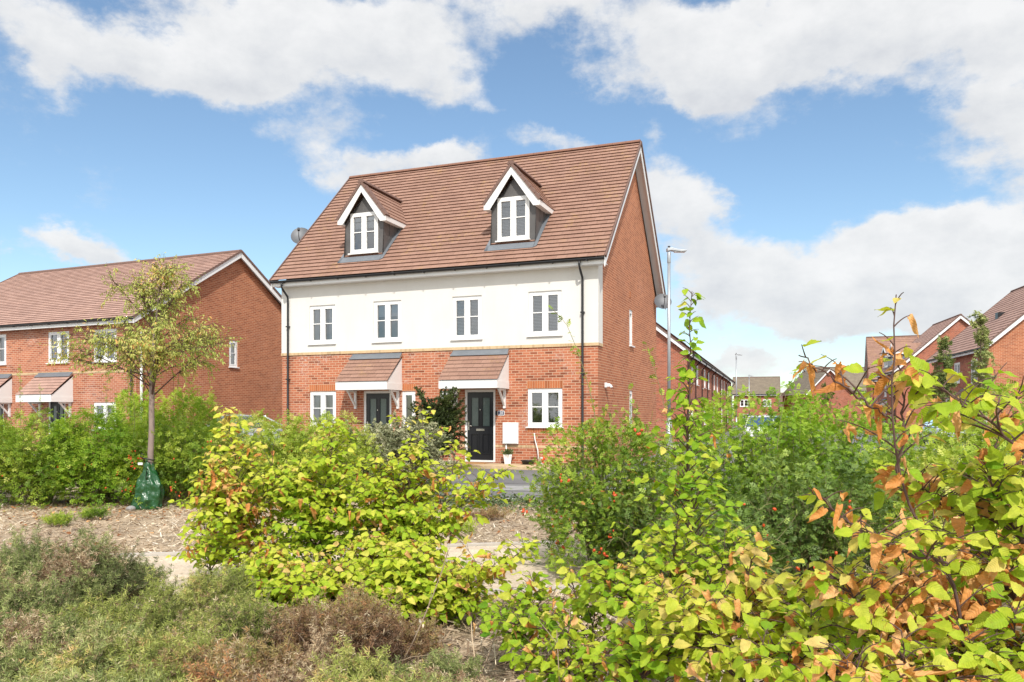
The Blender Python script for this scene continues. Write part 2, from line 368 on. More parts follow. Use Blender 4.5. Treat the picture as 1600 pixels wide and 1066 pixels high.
def slab(name, pts, z, mat, kind='structure', depth=.0):
    m = MB()
    if depth: m.prism(pts, z-depth, z, 'z')
    else: m.face([(p[0], p[1], z) for p in pts])
    o = m.build(name, mat); tag(o, kind=kind); return o
slab('ground', [(-400, -60), (400, -60), (400, 900), (-400, 900)], 0.0, M_SOIL)
KA = math.tan(R(-7)); KY = 13.62
def ky(x, y0): return y0+KA*x
slab('road', [(-60, ky(-60, KY+.06)), (60, ky(60, KY+.06)), (60, 110), (-60, 110)], .006, M_TAR)
slab('driveway', [(-12, ky(-12, 16.9)), (6.2, ky(6.2, 16.9)), (7.5, 24), (-14, 30)], .011, M_TAR2)
slab('drainage_channel', [(-14, ky(-14, 15.3)), (9, ky(9, 15.3)), (9, ky(9, 16.05)), (-14, ky(-14, 16.9))], .016, M_CHAN)
slab('kerb', [(-60, ky(-60, KY-.06)), (60, ky(60, KY-.06)), (60, ky(60, KY+.06)), (-60, ky(-60, KY+.06))], .035, M_KERB, depth=.2)
PA = .72/3.9
def py_(x, y0): return y0+PA*x
slab('gravel_path', [(-30, py_(-30, 6.55)), (30, py_(30, 6.55)), (30, py_(30, 8.86)), (-30, py_(-30, 8.86))], .008, M_GRAV)
for nm, y0 in (('path_edging', 8.9), ('path_edging', 6.5)):
    slab(nm, [(-30, py_(-30, y0-.025)), (30, py_(30, y0-.025)), (30, py_(30, y0+.025)), (-30, py_(-30, y0+.025))], .035, M_TIMB, depth=.1)
slab('planting_bed', [(-16, ky(-16, 13.5)), (-1.75, ky(-1.75, 13.5)), (-1.9, 16.2), (-2.6, 17.4), (-16, 17.6)], .05, M_SOIL)
slab('side_street', [(8, 24), (30, 24), (42, 160), (30, 160)], .012, M_TAR)

# ------------------------------------------------------------------ house parts
def window(parent, M, x0, x1, z0, z1, y=.06, lights=2, bar=True, blind=None, sill=True, fw=.075):
    """uPVC casement: frame part with glass, sill and blind as sub-parts. M places the opening's local x-z plane."""
    f = MB(); f.M = M
    d0, d1 = y-.035, y+.035
    f.box(x0, x1, d0, d1, z0, z0+fw); f.box(x0, x1, d0, d1, z1-fw, z1)
    f.box(x0, x0+fw, d0, d1, z0+fw, z1-fw); f.box(x1-fw, x1, d0, d1, z0+fw, z1-fw)
    w = (x1-x0-2*fw)
    panes = []
    mw = .085
    for i in range(lights):
        a = x0+fw+i*w/lights+(mw/2 if i else 0); b = x0+fw+(i+1)*w/lights-(mw/2 if i < lights-1 else 0)
        if i: f.box(a-mw, a, d0-.002, d1, z0+fw, z1-fw)
        e = .045
        f.box(a, b, d0-.012, d1-.02, z0+fw, z0+fw+e); f.box(a, b, d0-.012, d1-.02, z1-fw-e, z1-fw)
        f.box(a, a+e, d0-.012, d1-.02, z0+fw+e, z1-fw-e); f.box(b-e, b, d0-.012, d1-.02, z0+fw+e, z1-fw-e)
        if bar:
            zm = (z0+z1)/2+.02*(z1-z0); f.box(a+e, b-e, d0-.004, d0+.02, zm-.014, zm+.014)
        panes.append((a+e, b-e, z0+fw+e, z1-fw-e))
    fo = f.build('window', UPVC, parent)
    gm = MB(); gm.M = M
    for (a, b, c, d) in panes: gm.face([(a, y+.005, c), (b, y+.005, c), (b, y+.005, d), (a, y+.005, d)])
    gm.build('glass', GLASS, fo)
    if sill:
        s = MB(); s.M = M; s.box(x0-.04, x1+.04, y-.13, y-.036, z0-.035, z0+.002); s.build('sill', UPVC, fo)
    if blind:
        bm_ = MB(); bm_.M = M
        yb = y+.045
        if blind in ('slats', 'wood'):
            n = int((z1-z0-.15)/.042)
            for i in range(n):
                zz = z0+.09+i*.042; t = .012 if blind == 'slats' else .010
                bm_.face([(x0+.08, yb-.014, zz-t), (x1-.08, yb-.014, zz-t), (x1-.08, yb+.014, zz+t), (x0+.08, yb+.014, zz+t)])
            mt = BLIND if blind == 'slats' else BLINDW
        elif blind == 'roller':
            bm_.box(x0+.07, x1-.07, yb, yb+.01, z0+(z1-z0)*.62, z1-.07); mt = CURT
        else:
            wd = (x1-x0)*.24
            for (a, b) in ((x0+.06, x0+.06+wd), (x1-.06-wd, x1-.06)):
                k = 10
                for i in range(k):
                    xa, xb = a+(b-a)*i/k, a+(b-a)*(i+1)/k
                    bm_.face([(xa, yb+.03*(i % 2), z0+.05), (xb, yb+.03*((i+1) % 2), z0+.05), (xb, yb+.03*((i+1) % 2), z1-.05), (xa, yb+.03*(i % 2), z1-.05)])
            mt = CURT
        bm_.build('blind' if blind != 'curtain' else 'curtain', mt, fo)
    r = MB(); r.M = M
    r.box(x0-.1, x1+.1, y+.55, y+.6, z0-.3, z1+.2); r.build('room_backdrop', INSIDE, fo)
    return fo

def tiled_slope(parent, name, x0, x1, e, r, gauge, mat, th=.036, M=None, u0=0.0, taper=None):
    """roof slope from eave point e=(y,z) up to ridge point r=(y,z), in stepped courses; taper(t)->(x0,x1) for hips"""
    m = MB()
    if M is not None: m.M = M
    e, r = Vector(e), Vector(r); L = (r-e).length; n = max(2, round(L/gauge)); d = (r-e)/n; nrm = Vector((-d.y, d.x)).normalized()
    if nrm.y < 0: nrm = -nrm
    for i in range(n):
        a, b = e+d*i, e+d*(i+1)
        aa, bb = a+nrm*th, b+d*.2+nrm*.002
        xa, xb = (x0, x1) if taper is None else taper(i/n); xc, xd = (x0, x1) if taper is None else taper((i+1)/n)
        off = .15*(i % 2)+.05*((i*7) % 5)
        m.face([(xa, aa.x, aa.y), (xb, aa.x, aa.y), (xd, bb.x, bb.y), (xc, bb.x, bb.y)], uv=[(xa+off+u0, i+.1), (xb+off+u0, i+.1), (xd+off+u0, i+.9), (xc+off+u0, i+.9)])
        lo = a+d*.14+nrm*.003
        m.face([(xa, lo.x, lo.y), (xb, lo.x, lo.y), (xb, aa.x, aa.y), (xa, aa.x, aa.y)], uv=[(xa+off+u0, i+.1), (xb+off+u0, i+.1), (xb+off+u0, i+.12), (xa+off+u0, i+.12)])
        # verge edges
        for (x, bx) in ((xa, xc), (xb, xd)):
            m.face([(x, lo.x, lo.y), (x, aa.x, aa.y), (bx, bb.x, bb.y)], uv=[(x, i+.1)]*3)
    return m.build(name, mat, parent)

def downpipe(parent, M, x, ztop, zbot, y=-.06, yeave=-.32):
    m = MB(); m.M = M
    m.tube([(x, yeave, ztop), (x, yeave, ztop-.12), (x, yeave+.05, ztop-.22), (x, y-.02, ztop-.42), (x, y, ztop-.52), (x, y, zbot+.12), (x, y-.06, zbot)], .034, 10)
    for z in np.arange(zbot+.9, ztop-.6, 1.7): m.box(x-.055, x+.055, y-.045, y+.06, z-.02, z+.02)
    return m.build('downpipe', BLACK, parent)

def gutter(parent, M, x0, x1, y, z, brackets=1.0):
    m = MB(); m.M = M
    k = 7; prof = [(y-.055*math.cos(PI*i/(k-1)), z-.055*math.sin(PI*i/(k-1))) for i in range(k)]
    for (a, b) in zip(prof, prof[1:]):
        m.face([(x0, a[0], a[1]), (x1, a[0], a[1]), (x1, b[0], b[1]), (x0, b[0], b[1])])
    m.face([(x0, p[0], p[1]) for p in prof]); m.face([(x1, p[0], p[1]) for p in reversed(prof)])
    m.box(x0, x1, y-.062, y-.052, z-.012, z+.012)
    if brackets:
        for x in np.arange(x0+.5, x1-.2, brackets): m.box(x-.015, x+.015, y-.066, y+.06, z-.065, z-.03)
    return m.build('gutter', BLACK, parent)

def dish(parent, loc, rz, r=.35, tilt=25):
    M = Matrix.Translation(loc) @ Matrix.Rotation(rz, 4, 'Z')
    T = M @ Matrix.Rotation(R(-tilt), 4, 'X')
    m = MB(); m.M = T
    k = 24
    def P(i, j):
        rr = r*i/5; a = 2*PI*j/k; return (rr*math.cos(a), .55*(rr*rr)*-1+.08-.06, rr*1.05*math.sin(a))
    for i in range(5):
        for j in range(k):
            q = [P(i, j), P(i, j+1), P(i+1, j+1), P(i+1, j)] if i else [P(0, j), P(1, j+1), P(1, j)]
            m.face(q, smooth=True)
    d_ = m.build('satellite_dish', DISH, parent)
    a = MB(); a.M = T
    a.tube([(0, .02, -.3*r/.35), (0, -.3, -.24*r/.35), (0, -.42, -.06)], .012, 6); a.box(-.035, .035, -.47, -.38, -.07, .02)
    a.tube([(0, .03, 0), (0, .18, -.02)], .02, 6)
    a.build('receiver_arm', BLACK, d_)
    return d_

def canopy(parent, x0, x1, zt, zb, proj, mat, zf, M=None, brackets=True, gauge=.17):
    """lean-to porch roof on the wall at y=0: tiles part with cheeks, fascia, flashing and brackets as sub-parts"""
    M = M or Matrix.Identity(4)
    root = tiled_slope(parent, 'porch_canopy', x0-.03, x1+.03, (-proj-.04, zb-.01), (-.03, zt-.07), gauge, mat, .024, M)
    ms = MB(); ms.M = M
    for (a, b) in ((x0, x0+.03), (x1-.03, x1)):
        ms = MB(); ms.M = M; ms.prism([(-proj, zf+.003), (-.003, zf+.003), (-.003, zt-.17), (-proj, zb-.05)], a, b, 'x'); ms.build('cheek', UPVC_G, root)
    mf = MB(); mf.M = M
    mf.box(x0-.012, x1+.012, -proj-.022, -proj-.002, zf, zb-.005); mf.box(x0-.014, x0-.002, -proj-.002, -.004, zf, zf+.2); mf.box(x1+.002, x1+.014, -proj-.002, -.004, zf, zf+.2)
    mf.build('fascia', UPVC_G, root)
    mo = MB(); mo.M = M; mo.box(x0+.031, x1-.031, -proj+.001, -.004, zf+.02, zf+.04); mo.build('soffit', UPVC_G, root)
    ml = MB(); ml.M = M
    k_ = (zt-.07-zb)/(proj); ml.face([(x0-.03, -.19, zt-.07-.16*k_+.055), (x1+.03, -.19, zt-.07-.16*k_+.055), (x1+.0, -.02, zt), (x0+.02, -.02, zt)]); ml.box(x0, x1, -.02, -.002, zt-.02, zt+.02)
    ml.build('flashing', LEADF, root)
    if brackets:
        for x in (x0+.12, x1-.12):
            b_ = MB(); b_.M = M
            b_.box(x-.035, x+.035, -.07, -.003, zf-.56, zf); b_.box(x-.03, x+.03, -.5, -.071, zf-.055, zf-.003)
            b_.prism([(-.071, zf-.50), (-.071, zf-.41), (-.40, zf-.056), (-.47, zf-.056)], x-.025, x+.025, 'x')
            b_.build('bracket', UPVC_G, root)
    return root

def front_door(parent, M, x0, x1, z0, z1):
    f = MB(); f.M = M; y = .06; t = .07
    f.box(x0, x0+t, y-.04, y+.04, z0, z1); f.box(x1-t, x1, y-.04, y+.04, z0, z1); f.box(x0+t, x1-t, y-.04, y+.04, z1-t, z1); f.box(x0+t, x1-t, y-.07, y+.04, z0, z0+.05)
    fo = f.build('door_frame', UPVC, parent)
    a, b, c, d = x0+t, x1-t, z0+.05, z1-t; w = b-a
    m = MB(); m.M = M
    pan = [(a+w*.15, a+w*.42, c+1.0, d-.17), (a+w*.58, a+w*.85, c+1.0, d-.17)]
    low = [(a+w*.15, a+w*.42, c+.2, c+.76), (a+w*.58, a+w*.85, c+.2, c+.76)]
    m.wall(a, b, c, d, y-.01, pan+low, reveal=.018)
    for (p, q, r_, s) in low: m.box(p, q, y+.008, y+.02, r_, s); m.box(p+.05, q-.05, y-.006, y+.008, r_+.06, s-.06)
    for (p, q, r_, s) in pan+low:
        for bx in ((p-.02, p, r_-.02, s+.02), (q, q+.02, r_-.02, s+.02), (p, q, s, s+.02), (p, q, r_-.02, r_)): m.box(bx[0], bx[1], y-.022, y-.0095, bx[2], bx[3])
    do = m.build('front_door', DOORB, fo)
    gmm = MB(); gmm.M = M
    for (p, q, r_, s) in pan: gmm.box(p, q, y+.006, y+.016, r_, s)
    gmm.build('door_glass', FROST, do)
    h = MB(); h.M = M
    h.box((a+b)/2-.13, (a+b)/2+.13, y-.03, y-.0105, c+.86, c+.92)
    h.build('letterbox', CHROME, do); h = MB(); h.M = M
    h.tube([((a+b)/2, y-.05, c+1.48), ((a+b)/2, y-.011, c+1.48)], .016, 8); h.build('spyhole', CHROME, do); h = MB(); h.M = M
    h.box(a+.035, a+.065, y-.035, y-.0105, c+.88, c+1.12); h.tube([(a+.05, y-.06, c+1.0), (a+.17, y-.06, c+1.0)], .011, 6)
    h.build('door_handle', CHROME, do)
    return fo

def gable_wall(m, y0, y1, z0, ze, yr, zr, x, holes=()):
    """gable in the y-z plane at x, facing +x, drawn through a rotated wall"""
    m.face([(x, y0, ze), (x, y1, ze), (x, yr, zr)])
    Mo = m.M.copy()
    m.M = Mo @ Matrix.Translation((x, 0, 0)) @ Matrix.Rotation(R(90), 4, 'Z')
    m.wall(y0, y1, z0, ze, 0.0, holes)
    m.M = Mo

SIDE = lambda x: Matrix.Translation((x, 0, 0)) @ Matrix.Rotation(R(90), 4, 'Z')      # local x-z plane of a right-hand gable (x runs front to back)

def verge(parent, x, e, r, th, mat_t, out=1, soffit=.0, bargew=.2, wallx=None):
    """barge board, soffit and tile edge along one gable slope from e=(y,z) to r=(y,z) at x"""
    e, r = Vector(e), Vector(r); d = (r-e).normalized(); n = Vector((-d.y, d.x));
    if n.y < 0: n = -n
    m = MB()
    a, b = e-n*.03, r-n*.03; drop = bargew/ max(.2, abs(n.y))
    xx0, xx1 = sorted((x, x-out*.022))
    m.prism([(a.x, a.y), (b.x, b.y), (b.x, b.y-drop), (a.x, a.y-drop*.9)], xx0, xx1, 'x')
    bo = m.build('barge_board', UPVC_G, parent)
    if wallx is not None:
        s = MB(); w0, w1 = sorted((wallx+out*.002, x-out*.024))
        s.prism([(a.x, a.y-.05), (b.x, b.y-.05), (b.x, b.y-.07), (a.x, a.y-.07)], w0, w1, 'x'); s.build('verge_soffit', UPVC_G, bo)
    t = MB(); xx0, xx1 = sorted((x+out*.001, x+out*.04))
    p, q = e+n*.045, r+n*.045; p2, q2 = e-n*.035, r-n*.035
    L = (q-p).length; k = max(1, round(L/.3))
    for i in range(k):
        u, v = p+(q-p)*(i/k), p+(q-p)*((i+.97)/k); u2, v2 = p2+(q2-p2)*(i/k), p2+(q2-p2)*((i+.97)/k)
        t.prism([(u.x, u.y), (v.x, v.y), (v2.x, v2.y), (u2.x, u2.y)], xx0, xx1, 'x')
    t.build('verge_tile', mat_t, bo)
    return bo

def ridge(parent, x0, x1, y, z, mat, M=None):
    m = MB()
    if M is not None: m.M = M
    n = max(1, round((x1-x0)/.45))
    for i in range(n):
        a, b = x0+(x1-x0)*i/n, x0+(x1-x0)*(i+.985)/n
        k = 8; r = .125
        A = [(y+r*math.cos(PI*j/k), z-.05+r*.8*math.sin(PI*j/k)) for j in range(k+1)]
        m.prism(A, a, b, 'x')
    return m.build('ridge_tile', mat, parent)
VERGE_T = plain('verge_tile', (.17, .10, .08), .8, var=.2)
RIDGE_T = plain('ridge_tile', (.22, .11, .075), .85, var=.2, scale=4)

def soldier(parent, M, x0, x1, z0, z1):
    m = MB(); m.M = M; m.box(x0, x1, -.004, .02, z0, z1); return m.build('brick_lintel', BR_S, parent)

# ------------------------------------------------------------------ the pair of houses in the middle
TH = R(-21)
def main_house():
    H = empty('semi_detached_house', (-7.467, 25.70, 0), TH)
    tag(H, 'pair of joined red brick houses with white rendered upper floor and two roof dormers', 'house')
    W, D, ZB, ZE = 10.55, 8.6, 3.42, 5.72
    YR, ZR = D/2, 10.42
    I = Matrix.Identity(4)
    up = [(1.06, 2.02, 3.77, 4.99), (3.41, 4.38, 3.76, 5.01), (6.10, 7.05, 3.74, 5.01), (8.51, 9.50, 3.76, 5.02)]
    lo = [(1.06, 2.04, 1.14, 2.25), (8.48, 9.52, 1.16, 2.25), (4.40, 4.86, 1.14, 2.22), (5.68, 6.14, 1.14, 2.22)]
    doors = [(3.05, 4.03, .12, 2.24), (6.50, 7.48, .12, 2.24)]
    sidew = [(3.98, 4.50, 3.76, 4.94), (3.98, 4.50, 1.05, 2.3)]
    w = MB(); w.wall(0, W, 0, ZB, 0, lo+doors)
    w.build('brick_wall', BR_F, H)
    w = MB(); gable_wall(w, 0, D, 0, ZE, YR, ZR-.12, W, sidew)
    w.build('gable_wall', BR_G, H)
    w = MB()
    w.face([(0, 0, 0), (0, 0, ZE), (0, D, ZE), (0, D, 0)]); w.face([(0, 0, ZE), (0, YR, ZR-.12), (0, D, ZE)]); w.face([(0, D, 0), (0, D, ZE), (W, D, ZE), (W, D, 0)])
    w.build('rear_wall', BR_G, H)
    # render coat: 18 mm proud of the brick, returned 0.5 m round the right corner
    w = MB(); w.wall(-.018, W+.018, ZB+.085, ZE, -.018, up, reveal=.105)
    w.face([(W+.018, -.018, ZB+.085), (W+.018, .46, ZB+.085), (W+.018, .46, ZE+.35), (W+.018, -.018, ZE)])
    w.face([(W+.018, .46, ZB+.085), (W, .46, ZB+.085), (W, .46, ZE+.35), (W+.018, .46, ZE+.35)])
    w.face([(-.018, -.018, ZB+.085), (-.018, -.018, ZE), (-.018, .46, ZE), (-.018, .46, ZB+.085)])
    w.build('render_coat', RENDER, H)
    w = MB(); w.box(-.03, W+.03, -.03, -.001, ZB, ZB+.084); w.box(W+.001, W+.03, .0, .46, ZB, ZB+.084); w.build('string_course', BR_Y, H)
    for a, b in ((-.003, 3.05), (4.03, 6.50), (7.48, W+.003)):
        w = MB(); w.box(a, b, -.004, .02, .555, .63); w.build('base_course', BR_Y, H)
    # shell floors keep the rooms dark
    w = MB(); w.box(.05, W-.05, .75, .8, .02, ZE); w.build('inner_wall', INSIDE, H)
    bl = ['curtain', 'roller', 'slats', 'slats']
    for i, h in enumerate(up):
        window(H, I, *h, y=.055, blind=bl[i])
    for i, h in enumerate(lo):
        window(H, I, *h, lights=2 if i < 2 else 1, blind=['curtain', 'wood', None, None][i], bar=i < 2)
        soldier(H, I, h[0]-.02, h[1]+.02, h[3]+.001, h[3]+.215)
        if i == 1: soldier(H, I, h[0]-.02, h[1]+.02, h[2]-.15, h[2]-.037)
    for h in sidew: window(H, SIDE(W), *h, lights=1, blind=None, bar=False)
    for d_ in doors: front_door(H, I, *d_)
    canopy(H, 2.66, 4.40, 3.38, 2.50, .92, TILE, 2.25)
    canopy(H, 6.12, 7.90, 3.40, 2.49, .92, TILE, 2.25)
    # roof
    e = (-.40, 5.80); r = (YR, ZR)
    tiled_slope(H, 'roof_slope', -.14, W+.28, e, r, .205, TILE, .04)
    tiled_slope(H, 'roof_slope', -.14, W+.28, (D+.40, 5.80), r, .205, TILE, .032)
    ridge(H, -.16, W+.30, YR, ZR+.03, RIDGE_T)
    for (x, out, wx) in ((W+.30, 1, W), (-.16, -1, 0)):
        verge(H, x, e, r, .03, VERGE_T, out, wallx=wx); verge(H, x, (D+.40, 5.80), r, .03, VERGE_T, out, wallx=wx)
    w = MB(); w.box(-.14, W+.28, -.335, -.31, 5.62, 5.80); w.box(-.14, W+.278, -.309, -.02, 5.63, 5.65); w.build('fascia', UPVC_G, H)
    w = MB(); w.box(-.14, W+.28, D+.31, D+.335, 5.62, 5.80); w.build('fascia', UPVC_G, H)
    gutter(H, I, -.15, W+.29, -.40, 5.77)
    downpipe(H, I, .27, 5.74, .05, y=-.075, yeave=-.40); downpipe(H, I, 10.13, 5.74, .05, y=-.075, yeave=-.40)
    # dormers
    for (cx, bld, opened) in ((2.86, 'roller', True), (7.91, 'slats', False)):
        y = .36; hw = .70; zb = 6.42; zt = 7.62; za = 8.44
        wx0, wx1, wz0, wz1 = cx-.50, cx+.50, 6.62, 7.90
        b = MB()
        # front of sheet lead with the window opening; the gable above it
        b.wall(cx-hw, cx+hw, zb, zt, y, [(wx0, wx1, wz0, zt)], reveal=.05)
        # pentagon head round the top of the window
        b.face([(cx-hw, y, zt), (wx0, y, zt), (wx0, y, wz1), (cx, y, za), ]); b.face([(wx1, y, zt), (cx+hw, y, zt), (cx, y, za), (wx1, y, wz1)]); b.face([(wx0, y, wz1), (wx1, y, wz1), (cx, y, za)])
        b.face([(wx0, y, wz1), (wx1, y, wz1), (wx1, y+.05, wz1), (wx0, y+.05, wz1)])
        yb = lambda z: -.40+(z-5.80)*(YR+.40)/(ZR-5.80)
        for s in (-1, 1):
            x = cx+s*hw
            b.face([(x, y, zb), (x, yb(zb)+.02, zb), (x, yb(zt)+.05, zt), (x, y, zt)])
            # rolled lead joints
            for k in (.35, .7): b.box(min(x, x+s*.012), max(x, x+s*.012), y+k-.012, y+k+.012, 7.0+k*.2, zt)
        for k in (-.36, .36): b.box(cx+k-.01, cx+k+.01, y-.012, y, wz1+.02, wz1+.14)
        do = b.build('dormer', LEADG, H)
        f = MB()
        yl = yb(zb)
        f.M = I
        # apron flashing below and up both cheeks, lying on the tiles
        sl = (ZR-5.80)/(YR+.40)
        def on(x, yy, up_=.045): return (x, yy-up_*.6, 5.80+(yy+.40)*sl+up_*.7)
        y1 = yb(zb)+.02
        f.face([on(cx-hw-.12, y1-.17), on(cx+hw+.02, y1-.17), on(cx+hw+.02, y1+.04), on(cx-hw-.12, y1+.04)])
        f.face([on(cx+hw+.0, y1-.17), on(cx+hw+.10, y1-.10), on(cx+hw+.13, yb(zt)), on(cx+hw, yb(zt))])
        f.face([on(cx-hw-.12, y1-.17), on(cx-hw-.02, y1-.17), on(cx-hw, yb(zt)), on(cx-hw-.1, yb(zt))])
        f.build('flashing', LEADF, do)
        window(do, I, wx0, wx1, wz0, wz1, y=y+.01, blind=bld)
        # pitched roof of the dormer
        ov = .17; zf = 7.70; zr = 8.80; yf = y-.17
        for s in (-1, 1):
            Mx = Matrix.Translation((cx, 0, 0)) @ Matrix.Rotation(R(90)*s, 4, 'Z')    # local: x along depth, y out
            # slope from eave (out = hw+ov) to ridge (0)
            m = MB(); n = 7
            P0 = Vector((s*(hw+ov), zf)); P1 = Vector((0.0, zr)); d_ = (P1-P0)/n; nn = Vector((s*abs(d_.y), abs(d_.x))).normalized()
            for i in range(n):
                a = P0+d_*i+nn*.026; c = P0+d_*(i+1)+nn*.004; lo_ = P0+d_*i
                ya, yc = yb(a.y)+.10, yb(c.y)+.10
                m.face([(cx+a.x, yf, a.y), (cx+a.x, ya, a.y), (cx+c.x, yc, c.y), (cx+c.x, yf, c.y)], uv=[(yf+.15*(i % 2), i+.1), (ya+.15*(i % 2), i+.1), (yc+.15*(i % 2), i+.9), (yf+.15*(i % 2), i+.9)])
                m.face([(cx+lo_.x, yf, lo_.y), (cx+lo_.x, ya, lo_.y), (cx+a.x, ya, a.y), (cx+a.x, yf, a.y)], uv=[(0, i+.1), (1, i+.1), (1, i+.12), (0, i+.12)])
            m.face([(cx+P0.x, yf, P0.y-.005), (cx+P1.x, yf, P1.y-.03), (cx+P1.x, yb(zr), P1.y-.03), (cx+P0.x, yb(zf), P0.y-.005)])
            m.build('dormer_roof', TILE, do)
            # barge board on the front, fascia and soffit along the side
            g_ = MB(); n2 = Vector((P1-P0)).normalized()
            dn = .155/abs(n2.x)
            q0 = P0-Vector((0, .02)); q1 = P1-Vector((0, .04))
            g_.prism([(cx+q0.x, q0.y), (cx+q1.x, q1.y), (cx+q1.x, q1.y-dn), (cx+s*(hw-.02), q0.y-.14), (cx+q0.x, q0.y-.14)], yf-.026, yf-.002, 'y')
            x0, x1 = sorted((cx+s*(hw+ov), cx+s*(hw+ov)-s*.02)); g_.box(x0, x1, yf, yb(zf)-.02, zf-.15, zf-.008)
            x0, x1 = sorted((cx+s*(hw+ov)-s*.021, cx+s*(hw+.002))); g_.box(x0, x1, yf, yb(zf)-.1, zf-.15, zf-.135)
            g_.build('barge_board', UPVC_G, do)
            # tile edge on top of the barge board, brown
            v = MB(); p = P0+nn*.05; q = P1+nn*.05; p2 = P0-nn*.03; q2 = P1-nn*.03
            for i in range(6):
                u_, v_ = p+(q-p)*(i/6), p+(q-p)*((i+.96)/6); u2, v2 = p2+(q2-p2)*(i/6), p2+(q2-p2)*((i+.96)/6)
                v.prism([(cx+u_.x, u_.y), (cx+v_.x, v_.y), (cx+v2.x, v2.y), (cx+u2.x, u2.y)], yf-.06, yf+.2, 'y')
            v.build('verge_tile', VERGE_T, do)
        m = MB(); k = 8
        A = [(cx+.12*math.cos(PI*j/k), zr+.0+.11*math.sin(PI*j/k)) for j in range(k+1)]
        ln = yb(zr)+.1-(yf-.06)
        for i in range(5): m.prism(A, yf-.06+ln*i/5, yf-.06+ln*(i+.98)/5, 'y')
        m.build('ridge_tile', VERGE_T, do)
    # bits on the walls
    m = MB(); m.box(7.74, 8.21, -.09, -.002, .66, 1.28); m.box(7.76, 8.19, -.1, -.09, .68, 1.26); m.build('meter_box', UPVC, H, bevel=.008)
    m = MB(); m.tube([(7.83, -.03, .66), (7.83, -.03, .13)], .022, 8); m.build('conduit', UPVC, H)
    m = MB(); m.box(7.485, 7.545, -.03, -.002, 1.485, 1.61); m.build('doorbell', BLACK, H, bevel=.006)
    m = MB(); A = []
    for (sx, sz) in ((1, 1), (-1, 1), (-1, -1), (1, -1)):
        cx, cz = 7.665+sx*.085, 1.55+sz*.05; a0 = {(1, 1): 0, (-1, 1): 90, (-1, -1): 180, (1, -1): 270}[(sx, sz)]
        for k in range(5): A.append((cx+.02*math.cos(R(a0+k*22.5)), cz+.02*math.sin(R(a0+k*22.5))))
    m.prism(A, -.016, -.004, 'y'); sg = m.build('house_number', UPVC, H)
    B = [(7.665+(a-7.665)*.84, 1.55+(z-1.55)*.74) for a, z in A]
    m = MB(); m.prism(B, -.020, -.0165, 'y'); m.build('sign_face', plain('navy_enamel', (.02, .035, .10), .25), sg)
    cu = bpy.data.curves.new('digits', 'FONT'); cu.body = '28'; cu.size = .115; cu.align_x = 'CENTER'; cu.extrude = .002; cu.shear = .15
    to = bpy.data.objects.new('digits_text', cu); col.objects.link(to)
    bpy.context.view_layer.update()
    me = bpy.data.meshes.new_from_object(to.evaluated_get(bpy.context.evaluated_depsgraph_get())); bpy.data.objects.remove(to)
    dg = bpy.data.objects.new('digits', me); col.objects.link(dg); dg.parent = sg; dg.location = (7.665, -.0225, 1.51); dg.rotation_euler = (R(90), 0, 0); me.materials.clear(); me.materials.append(UPVC)
    m = MB(); m.M = SIDE(W) @ Matrix.Translation((.42, 0, 0)); m.box(.30, .42, -.06, -.002, 2.28, 2.42); m.tube([(.36, -.06, 2.36), (.36, -.15, 2.34), (.36, -.2, 2.28)], .045, 10); m.box(.31, .41, -.14, -.06, 2.30, 2.40); m.build('security_light', UPVC, H, bevel=.006)
    m = MB(); m.M = SIDE(W); m.box(4.0, 4.12, -.02, -.002, 5.32, 5.52); m.build('wall_vent', BR_S, H)
    dish(H, (-.55, 1.75, 7.72), R(25), .34); dish(H, (W+.33, D-.45, 5.72), R(20), .32)
    # outside tap and hose
    m = MB(); m.tube([(8.72, -.03, .95), (8.72, -.10, .97), (8.74, -.12, .8), (8.82, -.10, .5), (8.86, -.14, .2)], .018, 6); m.build('tap_hose', UPVC, H)
    # step at each door
    return H
main_house()
HM = Matrix.Translation((-7.467, 25.70, 0)) @ Matrix.Rotation(TH, 4, 'Z')
def hw(u, v, z=0): return HM @ Vector((u, v, z))
def hslab(name, u0, u1, v0, v1, z, mat, depth=.1):
    m = MB(); m.M = HM; m.box(u0, u1, v0, v1, z-depth, z); o = m.build(name, mat, bevel=.01); tag(o, kind='structure'); return o
hslab('paving', 5.9, 10.0, -1.25, -.06, .10, M_PAVE, .2)
hslab('paving', 2.4, 5.0, -1.25, -.06, .10, M_PAVE, .2)
o = MB(); o.M = HM; o.box(6.62, 7.38, -.62, -.17, .101, .122); mt = o.build('doormat', plain('coir', (.42, .22, .09), .95, var=.3, scale=40, bmp=.5)); tag(mt, 'brown coir doormat lying in front of the black front door', 'doormat')
